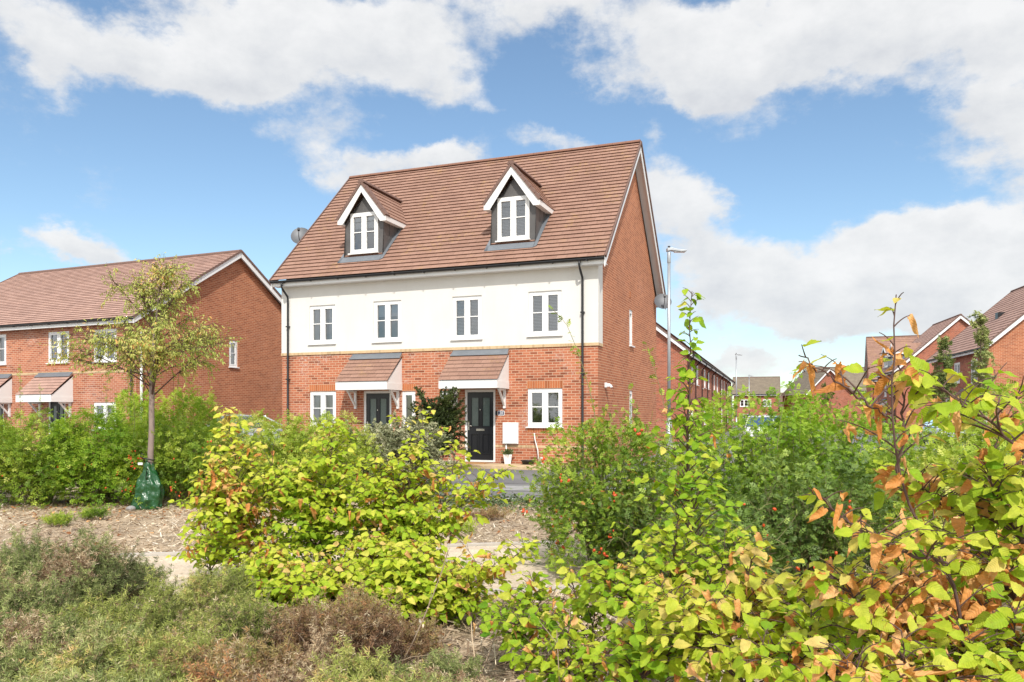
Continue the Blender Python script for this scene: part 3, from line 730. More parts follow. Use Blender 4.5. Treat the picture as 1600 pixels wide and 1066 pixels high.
# potted plant by the meter box
# ------------------------------------------------------------------ other houses
def gable_house(name, label, loc, rz, W, D, ZE, ZR, brick, tile, front=(), right=(), left=(), doors=(), canopies=(), pipes=(), course=None, group=None, gauge=.2, ov=.25, blind='curtain', side_brick=None, cat='house', fine=True):
    H = empty(name, loc, rz); tag(H, label, cat, group)
    I = Matrix.Identity(4); YR = D/2
    w = MB(); w.wall(0, W, 0, ZE, 0, list(front)+list(doors))
    w.build('front_wall', brick, H); w = MB(); w.face([(0, D, 0), (W, D, 0), (W, D, ZE), (0, D, ZE)]); w.build('rear_wall', brick, H)
    w = MB(); gable_wall(w, 0, D, 0, ZE, YR, ZR-.08, W, right); w.build('gable_wall', side_brick or brick, H)
    w = MB(); gable_wall(w, 0, D, 0, ZE, YR, ZR-.08, 0, left); w.build('gable_wall', side_brick or brick, H)
    w = MB(); w.box(.1, W-.1, .8, .85, .02, ZE); w.build('inner_wall', INSIDE, H)
    for h in front: window(H, I, *h, blind=blind, lights=2 if h[1]-h[0] > .75 else 1); soldier(H, I, h[0]-.02, h[1]+.02, h[2]-.15, h[2]-.037)
    for h in right: window(H, SIDE(W), *h, blind=blind, lights=2 if h[1]-h[0] > .75 else 1)
    for h in left: window(H, SIDE(0), *h, blind=blind, lights=2 if h[1]-h[0] > .75 else 1)
    for d_ in doors: front_door(H, I, *d_)
    for c_ in canopies: canopy(H, *c_)
    yo = .35; sl = (ZR-ZE)/(YR)
    e0, e1, r = (-yo, ZE+.06-.0*sl), (D+yo, ZE+.06), (YR, ZR)
    tiled_slope(H, 'roof_slope', -ov, W+ov, e0, r, gauge, tile, .03); tiled_slope(H, 'roof_slope', -ov, W+ov, e1, r, gauge, tile, .03)
    ridge(H, -ov, W+ov, YR, ZR+.02, VERGE_T)
    for (x, out, wx) in ((W+ov, 1, W), (-ov, -1, 0)):
        verge(H, x, e0, r, .03, VERGE_T, out, wallx=wx); verge(H, x, e1, r, .03, VERGE_T, out, wallx=wx)
    for yy in (-.30, D+.28):
        w = MB(); w.box(-ov, W+ov, yy, yy+.02, ZE-.14, ZE+.06); w.build('fascia', UPVC_G, H)
    gutter(H, I, -ov, W+ov, -.36, ZE+.03)
    for p in pipes: downpipe(H, I, p, ZE, .05, y=-.075, yeave=-.36)
    if course:
        w = MB(); w.box(-.002, W+.012, -.012, -.001, course, course+.08); w.box(W+.001, W+.012, 0, .5, course, course+.08); w.build('string_course', BR_Y, H)
    return H

LH = gable_house('terraced_house', 'red brick two-storey terraced house on the left, its gable beside the slim young tree', (-26.135, 34.236, 0), R(-23), 13.4, 10.4, 5.0, 8.5,
    BR_L, TILE_L, side_brick=BR_G,
    front=[(8.73, 9.91, 3.53, 4.74), (11.22, 12.42, 3.5, 4.72), (5.2, 6.3, 3.55, 4.76), (1.6, 2.8, 3.53, 4.74), (11.22, 12.4, .95, 1.98), (1.6, 2.8, .95, 1.98)],
    right=[(4.75, 5.26, 3.55, 4.69)], doors=[(8.75, 9.7, .1, 2.1), (5.2, 6.15, .1, 2.1)],
    canopies=[(8.2, 10.12, 3.14, 2.28, .9, TILE_L, 2.0), (4.75, 6.66, 3.14, 2.28, .9, TILE_L, 2.0)], pipes=[13.25, 4.3], course=3.1)
m = MB(); m.M = SIDE(13.4); m.tube([(.19, -.06, 4.6), (.19, -.06, 0)], .05, 8); m.build('white_pipe', UPVC, LH)
m = MB(); m.M = SIDE(13.4); m.box(1.74, 1.75, -.004, -.001, 0, 3.1); m.build('movement_joint', BLACK, LH)

# terrace running away behind the middle house; its front faces the street on the right
fr = []
for k in range(5):
    b = k*8.0
    fr += [(b+.9, b+1.55, 3.35, 4.75), (b+2.3, b+3.5, 3.45, 4.75), (b+5.3, b+6.5, 3.45, 4.75), (b+2.3, b+3.5, .9, 2.2)]
gable_house('terraced_house', 'long red brick terrace behind the nearest lamp post, running down the street', (9.95, 45, 0), R(71), 40, 9.6, 5.0, 9.2,
    BR_R, TILE_D, front=fr, doors=[(k*8+.7, k*8+1.65, .1, 2.15) for k in range(5)], pipes=[.25, 4.2, 8.2, 12.2, 16, 24, 32, 39.6], blind=None, gauge=.3)
# houses closing the street
gable_house('detached_house', 'small far house with grey brown roof closing the end of the street', (30.6, 109, -.3), R(-18), 5.8, 7, 4.75, 7.3, BR_R, TILE_B,
    front=[(.8, 1.9, 3.1, 4.1), (3.8, 4.9, 3.1, 4.1), (3.8, 4.9, .9, 2.0)], doors=[(1.2, 2.2, .1, 2.1)], blind=None, gauge=.34)
gable_house('detached_house', 'low far brick house whose white verge slopes down right of the small grey brown roof', (36.9, 117, -1.6), R(-20), 6.0, 7, 4.2, 6.6, BR_R, TILE_D, front=[(1, 2.2, 2.6, 3.7)], blind=None, gauge=.34)
LS = gable_house('detached_house', 'far brick house with front gable and wide grey brown roof, left of the dormered houses', (41.2, 107, 0), R(-2), 9.5, 8, 4.85, 8.35, BR_R, TILE_B,
    front=[(5.9, 7.0, 3.2, 4.4), (2.2, 3.0, 3.2, 4.4)], blind=None, pipes=[4.2], gauge=.34)
def wing(parent, x0, x1, y0, y1, ZE, ZR):
    w = MB(); xm = (x0+x1)/2
    w.face([(x0, y0, 0), (x1, y0, 0), (x1, y0, ZE), (xm, y0, ZR-.05), (x0, y0, ZE)]); w.face([(x0, y0, 0), (x0, y1, 0), (x0, y1, ZE), (x0, y0, ZE)]); w.face([(x1, y0, 0), (x1, y1, 0), (x1, y1, ZE), (x1, y0, ZE)])
    wo = w.build('wing', BR_R, parent)
    for s, xe in ((-1, x0-.35), (1, x1+.35)):
        M = Matrix.Rotation(R(90*s), 4, 'Z')
        # slope coordinates: local x runs front to back, local -y outwards
        Mx = Matrix(((0, -s*1.0, 0, xm), (1, 0, 0, 0), (0, 0, 1, 0), (0, 0, 0, 1)))
        half = abs(xe-xm)
        tiled_slope(wo, 'roof_slope', y0-.3, y1, (half if s < 0 else half, ZE-.1), (0, ZR), .34, TILE_B, .03, M=Mx)
        m = MB(); a = Vector((xe, ZE-.12)); b = Vector((xm, ZR-.03)); m.prism([(a.x, a.y), (b.x, b.y), (b.x, b.y-.25), (a.x, a.y-.22)], y0-.33, y0-.30, 'y'); m.build('barge_board', UPVC_G, wo)
wing(LS, -3.3, 2.1, -6.5, 4, 4.4, 7.6)
# right side of the street: fronts face left, gables face the camera
def side_house(label, X, d, rz_deg, W, D, ZE, ZR, **k):
    a = R(rz_deg)        # direction of depth is (sin a, cos a)
    o = (X+W*math.sin(a), d+W*math.cos(a), 0)
    return gable_house(k.pop('name', 'detached_house'), label, o, R(-90-rz_deg), W, D, ZE, ZR, k.pop('brick', BR_R), k.pop('tile', TILE_L), **k)
R3 = side_house('nearest red brick house at the right edge, behind the columnar trees', 24.9, 41.4, 13, 9.5, 9.2, 5.0, 9.35,
    front=[(6.9, 8.0, 3.2, 4.6), (4.0, 5.1, 3.4, 4.6), (7.2, 8.2, .7, 2.2), (3.9, 5.0, .9, 2.2)], doors=[(5.7, 6.7, .1, 2.2)], pipes=[9.2, 3.0], blind=None, gauge=.3, side_brick=BR_G,
    canopies=[(5.4, 7.0, 3.0, 2.5, .8, TILE_L, 2.25)])
m = MB(); m.M = Matrix.Translation((0, 0, 0)); m.box(4.9, 5.3, 1.9, 2.35, 6.95, 7.4); m.build('roof_vent', BLACK, R3)
R2 = side_house('tall brick house with dormers and steep gable, behind the columnar trees', 32.1, 66, 13, 7.0, 9.6, 5.15, 9.8,
    front=[(4.9, 5.9, 3.2, 4.5), (2.6, 3.5, 3.2, 4.5), (4.9, 5.9, .9, 2.2)], doors=[(2.4, 3.4, .1, 2.2)], pipes=[6.7], blind=None, gauge=.3, side_brick=BR_R,
    canopies=[(2.1, 3.7, 3.0, 2.5, .8, TILE_L, 2.25)])
def far_dormer(parent, cx, y, zb, zt, hw_, yback, ZR, za):
    b = MB(); b.wall(cx-hw_, cx+hw_, zb, zt, y, [(cx-hw_+.2, cx+hw_-.2, zb+.15, zt-.1)], .05)
    b.face([(cx-hw_, y, zt), (cx+hw_, y, zt), (cx, y, za)])
    for s in (-1, 1): b.face([(cx+s*hw_, y, zb), (cx+s*hw_, yback, zt), (cx+s*hw_, y, zt)])
    do = b.build('dormer', LEADF, parent)
    window(do, Matrix.Identity(4), cx-hw_+.2, cx+hw_-.2, zb+.15, zt-.1, y=y+.02, blind=None)
    for s in (-1, 1):
        m = MB(); m.face([(cx+s*(hw_+.2), y-.2, zt-.05), (cx+s*(hw_+.2), yback+.1, zt-.05), (cx, yback+1.6, za), (cx, y-.2, za)]); m.build('dormer_roof', TILE, do)
        m = MB(); p0, p1 = Vector((cx+s*(hw_+.2), zt-.06)), Vector((cx, za-.02)); m.prism([tuple(p0), tuple(p1), (p1.x, p1.y-.25), (p0.x, p0.y-.2)], y-.24, y-.21, 'y')
        x0, x1 = sorted((cx+s*(hw_+.2), cx+s*(hw_+.18))); m.box(x0, x1, y-.2, yback, zt-.25, zt-.07); m.build('barge_board', UPVC_G, do)
for cx in (5.0, 2.2): far_dormer(R2, cx, .25, 5.7, 7.0, .8, 1.5, 9.8, 7.75)
gable_house('detached_house', 'tall far house with plain red brown roof, left of the dormered gable house', (38.2, 84, 0), R(-21), 10, 9, 5.3, 10.3, BR_R, TILE,
    front=[(.6, 1.4, 3.2, 4.5), (2.6, 3.7, 3.2, 4.5)], left=[], blind=None, pipes=[.2], gauge=.3)

# ------------------------------------------------------------------ street lamps
def street_lamp(label, x, y, h=6.0, yaw=0.0):
    L = empty('street_lamp', (x, y, 0), yaw); tag(L, label, 'street lamp', 'lamp posts along the street')
    m = MB(); m.tube([(0, 0, 0), (0, 0, 1.28)], .078, 14); m.tube([(0, 0, 1.28), (0, 0, 1.42)], .078, 14, r1=.05); m.tube([(0, 0, 1.42), (0, 0, h-.25)], .048, 14, r1=.040)
    m.build('post', GALV, L)
    m = MB(); m.box(-.035, .035, -.085, -.0775, .45, .95); m.build('access_door', plain('lamp_door', (.36, .38, .40), .5, metal=.4), L)
    m = MB(); m.tube([(0, 0, h-.32), (0, 0, h-.02)], .05, 12)
    # flat led lantern with upswept tail
    P = [(-.06, h+.0), (.05, h+.02), (.22, h-.0), (.34, h-.015), (.48, h+.01), (.48, h+.03), (.3, h+.045), (.1, h+.09), (-.06, h+.09)]
    m.prism(P, -.085, .085, 'y'); m.build('lantern', GALV, L, bevel=.012)
    m = MB(); m.tube([(0, 0, h+.09), (0, 0, h+.15)], .035, 10); m.build('photocell', BLACK, L)
    m = MB(); m.box(.14, .44, -.06, .06, h-.022, h-.012); m.build('lens', plain('lamp_lens', (.7, .7, .68), .2), L)
    return L
lampA = street_lamp('tall grey street lamp right beside the brick gable of the middle house', 4.33, 21.8)
m = MB(); m.box(.05, .062, -.08, .06, 2.02, 2.2); m.build('notice', plain('yellow_notice', (.75, .6, .2), .6), lampA)
street_lamp('second street lamp, standing down the street past the terrace', 16.6, 58.5)
street_lamp('farthest and faintest street lamp, in front of the small far house', 26.7, 89)

# ------------------------------------------------------------------ cars
TYRE = plain('tyre', (.02, .02, .02), .85); RIM = plain('wheel_rim', (.4, .41, .42), .35, metal=.8)
LAMP = plain('lamp_glass', (.75, .76, .78), .08); TAIL = plain('tail_lamp', (.35, .02, .02), .2)
def car(label, loc, rz, paint):
    C_ = empty('parked_car', loc, rz); tag(C_, label, 'car')
    st = [(-2.05, .42, .62), (-1.95, .30, .78), (-1.45, .24, .86), (-.8, .22, .92), (0, .22, .94), (.9, .22, .96), (1.6, .24, .98), (1.98, .34, .92), (2.06, .46, .74)]
    m = MB(); ring = []
    for (x, a, b) in st:
        hwid = .86-.10*max(0, (abs(x)-1.5)/.55)**2
        ring.append([(x, -hwid*.96, a), (x, -hwid, (a+b)/2), (x, -hwid*.95, b-.05), (x, -hwid*.86, b), (x, hwid*.86, b), (x, hwid*.95, b-.05), (x, hwid, (a+b)/2), (x, hwid*.96, a)])
    for p, q in zip(ring, ring[1:]):
        for j in range(8): m.face([p[j], p[(j+1) % 8], q[(j+1) % 8], q[j]], smooth=True)
    m.face(ring[0]); m.face(ring[-1])
    body = m.build('body', paint, C_)
    gl = [(-1.0, .93, .70), (-.35, 1.43, .58), (.9, 1.47, .58), (1.7, 1.02, .68)]
    m = MB()
    for (a, b) in zip(gl, gl[1:]):
        m.face([(a[0], -a[2], a[1]), (b[0], -b[2], b[1]), (b[0], b[2], b[1]), (a[0], a[2], a[1])]) if False else None
    P = [Vector(p) for p in ((-1.0, -.74, .93), (-.38, -.6, 1.40), (.92, -.6, 1.43), (1.72, -.7, 1.0))]; Q = [Vector((p.x, -p.y, p.z)) for p in P]
    m.face([P[0], Q[0], Q[1], P[1]]); m.face([P[2], Q[2], Q[3], P[3]]); m.face(P); m.face(list(reversed(Q))); m.build('windows', GLASSD, C_)
    m = MB(); m.prism([(-.38, 1.40), (-.2, 1.455), (.4, 1.49), (.92, 1.43), (.85, 1.405), (-.3, 1.375)], -.6, .6, 'y')
    for Z in (P, Q):
        for (i, j) in ((0, 1), (3, 2)): m.tube([Z[i], Z[j]], .03, 6)
        mid = (Z[1]+Z[2])/2; m.tube([mid, Vector((.3, Z[0].y*.99, .93))], .035, 6)
    m.build('roof', paint, C_, bevel=.02)
    for x in (-1.28, 1.28):
        for s in (-1, 1):
            y0, y1 = sorted((s*.68, s*.87))
            m = MB(); m.tube([(x, y0, .31), (x, y1, .31)], .31, 20); wh = m.build('wheel', TYRE, C_)
            m = MB(); m.tube([(x, s*.871, .31), (x, s*.88, .31)], .2, 16); m.build('rim', RIM, wh)
    for s in (-1, 1):
        m = MB(); y0, y1 = sorted((s*.5, s*.78)); m.box(-2.03, -1.86, y0, y1, .60, .72); m.build('headlight', LAMP, C_, bevel=.02)
        m = MB(); m.box(1.93, 2.04, y0, y1, .68, .82); m.build('tail_light', TAIL, C_, bevel=.02)
        m = MB(); y0, y1 = sorted((s*.8, s*.97)); m.box(-.75, -.62, y0, y1, .94, 1.06); m.build('door_mirror', paint, C_, bevel=.03)
    return C_
def paintmat(n, c):
    m = plain(n, c, .25, var=.03); b = [x for x in m.node_tree.nodes if x.type == 'BSDF_PRINCIPLED'][0]; b.inputs['Coat Weight'].default_value = 1; return m
P_SIL, P_WHT, P_BLU = paintmat('silver_paint', (.35, .38, .42)), paintmat('white_paint', (.78, .78, .78)), paintmat('blue_paint', (.3, .38, .5))
car('silver blue car between the left terrace and the middle house', (-10.6, 30.2, .05), R(0), P_SIL)
car('white car in the far street, roof just above the bright green bush', (13.2, 42, 0.02), R(72), P_WHT)
car('pale blue car parked behind the white one near the far end house', (17.8, 52, 0.02), R(72), P_BLU)
car('grey car parked by the dormered house on the right, mostly behind leaves', (20.6, 37.5, 0.02), R(75), P_SIL)

# ------------------------------------------------------------------ posts
for i, (px, lab) in enumerate(((1531, 'weathered timber post, left of the pair by the right house'), (1538.5, 'weathered timber post, right of the pair by the right house'))):
    p = at(px, 29); m = MB(); m.box(p.x-.065, p.x+.065, p.y-.065, p.y+.065, 0, 1.62)
    m.face([(p.x-.065, p.y-.065, 1.62), (p.x+.065, p.y-.065, 1.62), (p.x, p.y, 1.7)]); m.face([(p.x+.065, p.y-.065, 1.62), (p.x+.065, p.y+.065, 1.62), (p.x, p.y, 1.7)]); m.face([(p.x-.065, p.y-.065, 1.62), (p.x-.065, p.y+.065, 1.62), (p.x, p.y, 1.7)])
    o = m.build('timber_post', plain('weathered_timber', (.42, .38, .34), .9, var=.3, scale=8)); tag(o, lab, 'post', 'timber posts by the right house')

# ------------------------------------------------------------------ foliage engine (numpy)
def np_mesh(name, V, F, mat, parent=None, attrs=None, smooth=False):
    """V (n,3); F list of integer arrays (m,k)"""
    me = bpy.data.meshes.new(name); V = np.ascontiguousarray(V, dtype=np.float32)
    me.vertices.add(len(V)); me.vertices.foreach_set('co', V.ravel())
    idx = np.concatenate([f.ravel() for f in F]).astype(np.int32); tot = np.concatenate([np.full(len(f), f.shape[1], np.int32) for f in F])
    st = np.concatenate([[0], np.cumsum(tot)[:-1]]).astype(np.int32)
    me.loops.add(len(idx)); me.loops.foreach_set('vertex_index', idx)
    me.polygons.add(len(tot)); me.polygons.foreach_set('loop_start', st)
    if smooth: me.polygons.foreach_set('use_smooth', np.ones(len(tot), bool))
    for k, a in (attrs or {}).items():
        a = np.ascontiguousarray(a, dtype=np.float32)
        if a.ndim == 1: at_ = me.attributes.new(k, 'FLOAT', 'POINT'); at_.data.foreach_set('value', a)
        else: at_ = me.attributes.new(k, 'FLOAT_VECTOR', 'POINT'); at_.data.foreach_set('vector', a.ravel())
    me.update(calc_edges=True); me.validate()
    me.materials.append(mat)
    o = bpy.data.objects.new(name, me); col.objects.link(o)
    if parent is not None: o.parent = parent
    return o
def nrm(a): return a/np.maximum(np.linalg.norm(a, axis=-1, keepdims=True), 1e-9)
def leaf_template(nl, nc, width, fold=.25, curl=.25, serr=0.0, roll=0.0, wave=0.0):
    """one leaf along +x, length 1, base at the origin; nl stations along, nc points across"""
    V, UV, F = [], [], []
    for i in range(nl):
        t = i/(nl-1)
        w = width*(math.sin(PI*min(1, t**.72*1.0))**.8 if 0 < t < 1 else 0.0)*(1-.12*t)
        if serr and 0 < t < 1: w *= 1+serr*(1 if i % 2 else -1)
        for j in range(nc):
            s = 2*j/(nc-1)-1
            y = s*w/2; z = abs(y)*fold-curl*(t*t)*.5+wave*math.sin(7*t)*abs(s)*.05+.0
            x = t-abs(s)*.02
            if roll:
                a = y*roll*2.2; y = math.sin(a)/max(roll*2.2, 1e-3); z = z+(1-math.cos(a))/max(roll*2.2, 1e-3)
                bz = -t*t*roll*.35; x = t*(1-.12*roll); z += bz+.08*roll*math.sin(9*t+s*2)
            V.append((x, y, z)); UV.append((t, s*w/2, 0))
    for i in range(nl-1):
        for j in range(nc-1):
            a = i*nc+j; F.append((a, a+1, a+nc+1, a+nc))
    return np.array(V), np.array(UV), np.array(F)
def petiole(T, frac=.12):
    V, UV, F = T; V = V.copy(); V[:, 0] = V[:, 0]*(1-frac)+frac; k = len(V)
    V = np.vstack([V, [[0, -.006, 0], [0, .006, 0], [frac+.02, .006, 0], [frac+.02, -.006, 0]]]); UV = np.vstack([UV, np.zeros((4, 3))])
    return V, UV, np.vstack([F, [[k, k+1, k+2, k+3]]])
def merge_t(parts):
    V, UV, F, n = [], [], [], 0
    for v, u, f in parts: V.append(v); UV.append(u); F.append(f+n); n += len(v)
    return np.vstack(V), np.vstack(UV), np.vstack(F)
def placed(T, p, ang, sc, tilt=0.0):
    V, UV, F = T; c, s = math.cos(ang), math.sin(ang); v = V*sc
    x, y, z = v[:, 0], v[:, 1], v[:, 2]; z2 = z*math.cos(tilt)+x*math.sin(tilt)*0
    return np.stack([x*c-y*s+p[0], x*s+y*c+p[1], z2+p[2]+tilt*x], 1), UV, F
T_HB_HI = petiole(leaf_template(11, 5, .60, .22, .30, .07))
T_HB_HI2 = petiole(leaf_template(11, 5, .56, .40, .10, .07, wave=1.0))
T_HB_HI3 = petiole(leaf_template(11, 5, .58, .12, .85, .07, wave=1.8))
T_HB_MID = petiole(leaf_template(6, 3, .60, .28, .35))
T_BROWN = [petiole(leaf_template(11, 5, .55, .2, .3, .08, roll=r_, wave=1.5)) for r_ in (1.2, 2.0, 2.8)]
T_OVAL = leaf_template(4, 3, .55, .3, .2)
T_NARROW = petiole(leaf_template(5, 3, .34, .3, .5), .15)
_leaflet = leaf_template(4, 3, .62, .3, .15)
T_ROSE = merge_t([placed(_leaflet, (.62, 0, 0), 0, .38), placed(_leaflet, (.58, .0, 0), 1.15, .34), placed(_leaflet, (.58, 0, 0), -1.15, .34), placed(_leaflet, (.36, 0, 0), 1.25, .32), placed(_leaflet, (.36, 0, 0), -1.25, .32), placed(_leaflet, (.16, 0, 0), 1.3, .26), placed(_leaflet, (.16, 0, 0), -1.3, .26)])
_q = (np.array([(0, 0, 0), (.45, .26, .09), (1, 0, -.08), (.45, -.26, .09)]), np.array([(0, 0, 0), (.45, .24, 0), (1, 0, 0), (.45, -.24, 0)]), np.array([(0, 1, 2, 3)]))
T_ROSE_LO = merge_t([placed(_q, (.60, 0, 0), 0, .42), placed(_q, (.5, 0, 0), 1.15, .38), placed(_q, (.5, 0, 0), -1.15, .38), placed(_q, (.22, 0, 0), 1.25, .36), placed(_q, (.22, 0, 0), -1.25, .36)])
T_TUFT = merge_t([placed(_q, (0, 0, 0), a, 1.0, tl) for a, tl in ((0, .6), (2.1, .3), (4.2, .45), (1.0, -.2), (3.2, .9))])

def scatter(name, T, P, D, Nrm, S, tone, mat, parent, jit=None):
    """instances of leaf T at P, pointing along D, upper face towards Nrm, size S"""
    V, UV, F = T; n = len(P); m = len(V)
    D = nrm(D); Sd = nrm(np.cross(Nrm, D)); Nn = np.cross(D, Sd)
    out = (V[None, :, 0:1]*D[:, None]+V[None, :, 1:2]*Sd[:, None]+V[None, :, 2:3]*Nn[:, None])*S[:, None, None]+P[:, None]
    Fi = (F[None]+(np.arange(n)*m)[:, None, None]).reshape(-1, F.shape[1])
    uv = np.broadcast_to(UV[None], (n, m, 3)).reshape(-1, 3)
    return np_mesh(name, out.reshape(-1, 3), [Fi], mat, parent, {'tone': np.repeat(np.clip(tone, 0, 1), m), 'leafuv': uv}, smooth=m > 30)
def tubes(name, polys, mat, parent, k=5):
    Vs, Fs, n = [], [], 0
    an = np.linspace(0, 2*PI, k, endpoint=False); ca, sa = np.cos(an), np.sin(an)
    for pts, r0, r1 in polys:
        pts = np.asarray(pts, float); q = len(pts)
        t = nrm(np.gradient(pts, axis=0)); ref = np.where(np.abs(t[:, 2:3]) < .9, np.array([[0, 0, 1.0]]), np.array([[1.0, 0, 0]]))
        u = nrm(np.cross(t, ref)); w = np.cross(t, u); r = np.linspace(r0, r1, q)[:, None, None]
        ring = pts[:, None]+r*(u[:, None]*ca[None, :, None]+w[:, None]*sa[None, :, None])
        Vs.append(ring.reshape(-1, 3))
        i = np.arange(q-1)[:, None]*k; j = np.arange(k)[None]; j2 = (j+1) % k
        Fs.append(np.stack([i+j, i+j2, i+k+j2, i+k+j], -1).reshape(-1, 4)+n); n += q*k
    return np_mesh(name, np.vstack(Vs), [np.vstack(Fs)], mat, parent, smooth=True)
def curve(p0, p1, bend=(0, 0, 0), n=8):
    p0, p1, b = map(np.asarray, (p0, p1, bend)); t = np.linspace(0, 1, n)[:, None]
    return p0*(1-t)+p1*t+b*4*t*(1-t)
def resample(P, n, jit=0.0, rng=None):
    P = np.asarray(P, float); s = np.concatenate([[0], np.cumsum(np.linalg.norm(np.diff(P, axis=0), axis=1))]); t = np.linspace(0, s[-1], n)
    Q = np.stack([np.interp(t, s, P[:, i]) for i in range(3)], 1)
    for _ in range(2):
        Q[1:-1] = .5*Q[1:-1]+.25*(Q[:-2]+Q[2:])
    if jit: Q[1:] += rng.normal(0, jit, (n-1, 3))
    return Q
def along(P, spacing, rng, t0=0.0):
    """points and tangents along a polyline at about this spacing"""
    s = np.concatenate([[0], np.cumsum(np.linalg.norm(np.diff(P, axis=0), axis=1))]); L = s[-1]
    n = max(1, int(L*(1-t0)/spacing)); t = t0*L+(np.arange(n)+rng.uniform(.2, .9, n))*(L*(1-t0)/n)
    Q = np.stack([np.interp(t, s, P[:, i]) for i in range(3)], 1); tg = nrm(np.gradient(P, axis=0)); T = np.stack([np.interp(t, s, tg[:, i]) for i in range(3)], 1)
    return Q, nrm(T), t/L

BARK = plain('young_bark', (.17, .12, .085), .85, var=.35, scale=14, bmp=.3)
BARK_D = plain('dark_twig', (.10, .055, .045), .75, var=.3, scale=18)
BARK_T = plain('cherry_bark', (.25, .19, .165), .7, var=.35, scale=9, bmp=.4)
CANE = plain('rose_cane', (.22, .20, .085), .6, var=.35, scale=12)
STRAW_T = plain('dry_twig', (.36, .27, .19), .85, var=.3, scale=10)
HIP = plain('rose_hip', (.62, .085, .02), .3, var=.25, scale=30)
L_HB = leafmat('hornbeam_leaf', [(0, (.11, .26, .014)), (.35, (.255, .42, .022)), (.65, (.44, .53, .04)), (.85, (.61, .60, .10)), (1, (.70, .53, .19))], .36, .5, veins=.3, spots=.25, spec=.22)
L_HBM = leafmat('hornbeam_leaf_yellow', [(0, (.13, .27, .014)), (.35, (.31, .46, .024)), (.65, (.50, .57, .045)), (.85, (.66, .63, .12)), (1, (.72, .50, .19))], .36, .5, veins=.25, spec=.25)
L_BR = leafmat('withered_leaf', [(0, (.42, .15, .04)), (.5, (.68, .31, .09)), (1, (.78, .48, .23))], .22, .6, veins=.45)
L_ROSE = leafmat('rose_leaf', [(0, (.06, .13, .014)), (.4, (.21, .33, .035)), (.75, (.43, .53, .07)), (1, (.62, .62, .18))], .3, .5, spec=.25)
L_ROSEB = leafmat('rose_leaf_bright', [(0, (.07, .19, .014)), (.4, (.205, .37, .03)), (.8, (.39, .53, .05)), (1, (.55, .62, .12))], .34, .5, spec=.25)
L_ROSED = leafmat('rose_leaf_dark', [(0, (.04, .08, .014)), (.5, (.14, .225, .04)), (.85, (.31, .41, .07)), (1, (.50, .55, .14))], .2, .45)
L_TREE = leafmat('cherry_leaf', [(0, (.18, .25, .04)), (.5, (.38, .43, .09)), (.8, (.58, .54, .17)), (1, (.72, .40, .12))], .32, .5)
L_OLIVE = leafmat('low_shrub_leaf', [(0, (.06, .075, .025)), (.4, (.21, .26, .085)), (.75, (.41, .45, .16)), (1, (.62, .52, .28))], .15, .7)
L_OLIVEY = leafmat('low_shrub_leaf_yellow', [(0, (.07, .09, .02)), (.4, (.27, .32, .07)), (.75, (.50, .51, .15)), (1, (.64, .42, .19))], .15, .7)
L_RUST = leafmat('low_shrub_leaf_rust', [(0, (.09, .05, .03)), (.35, (.25, .135, .07)), (.7, (.34, .29, .11)), (1, (.54, .24, .11))], .12, .7)
L_DRY = leafmat('dry_leaf', [(0, (.14, .08, .05)), (.4, (.34, .22, .13)), (.75, (.54, .42, .26)), (1, (.68, .58, .40))], .1, .85)
L_COTO = leafmat('grey_shrub_leaf', [(0, (.12, .14, .07)), (.5, (.32, .34, .19)), (.85, (.54, .52, .34)), (1, (.66, .60, .42))], .15, .6)
L_DARK = leafmat('dark_shrub_leaf', [(0, (.02, .035, .010)), (.5, (.06, .085, .025)), (.85, (.13, .17, .035)), (1, (.24, .16, .09))], .12, .45)
L_CON = leafmat('column_tree_leaf', [(0, (.06, .10, .03)), (.5, (.19, .25, .07)), (1, (.40, .42, .15))], .15, .6)
L_IVY = leafmat('ivy_leaf', [(0, (.03, .06, .02)), (.5, (.09, .14, .05)), (1, (.22, .27, .10))], .15, .5)

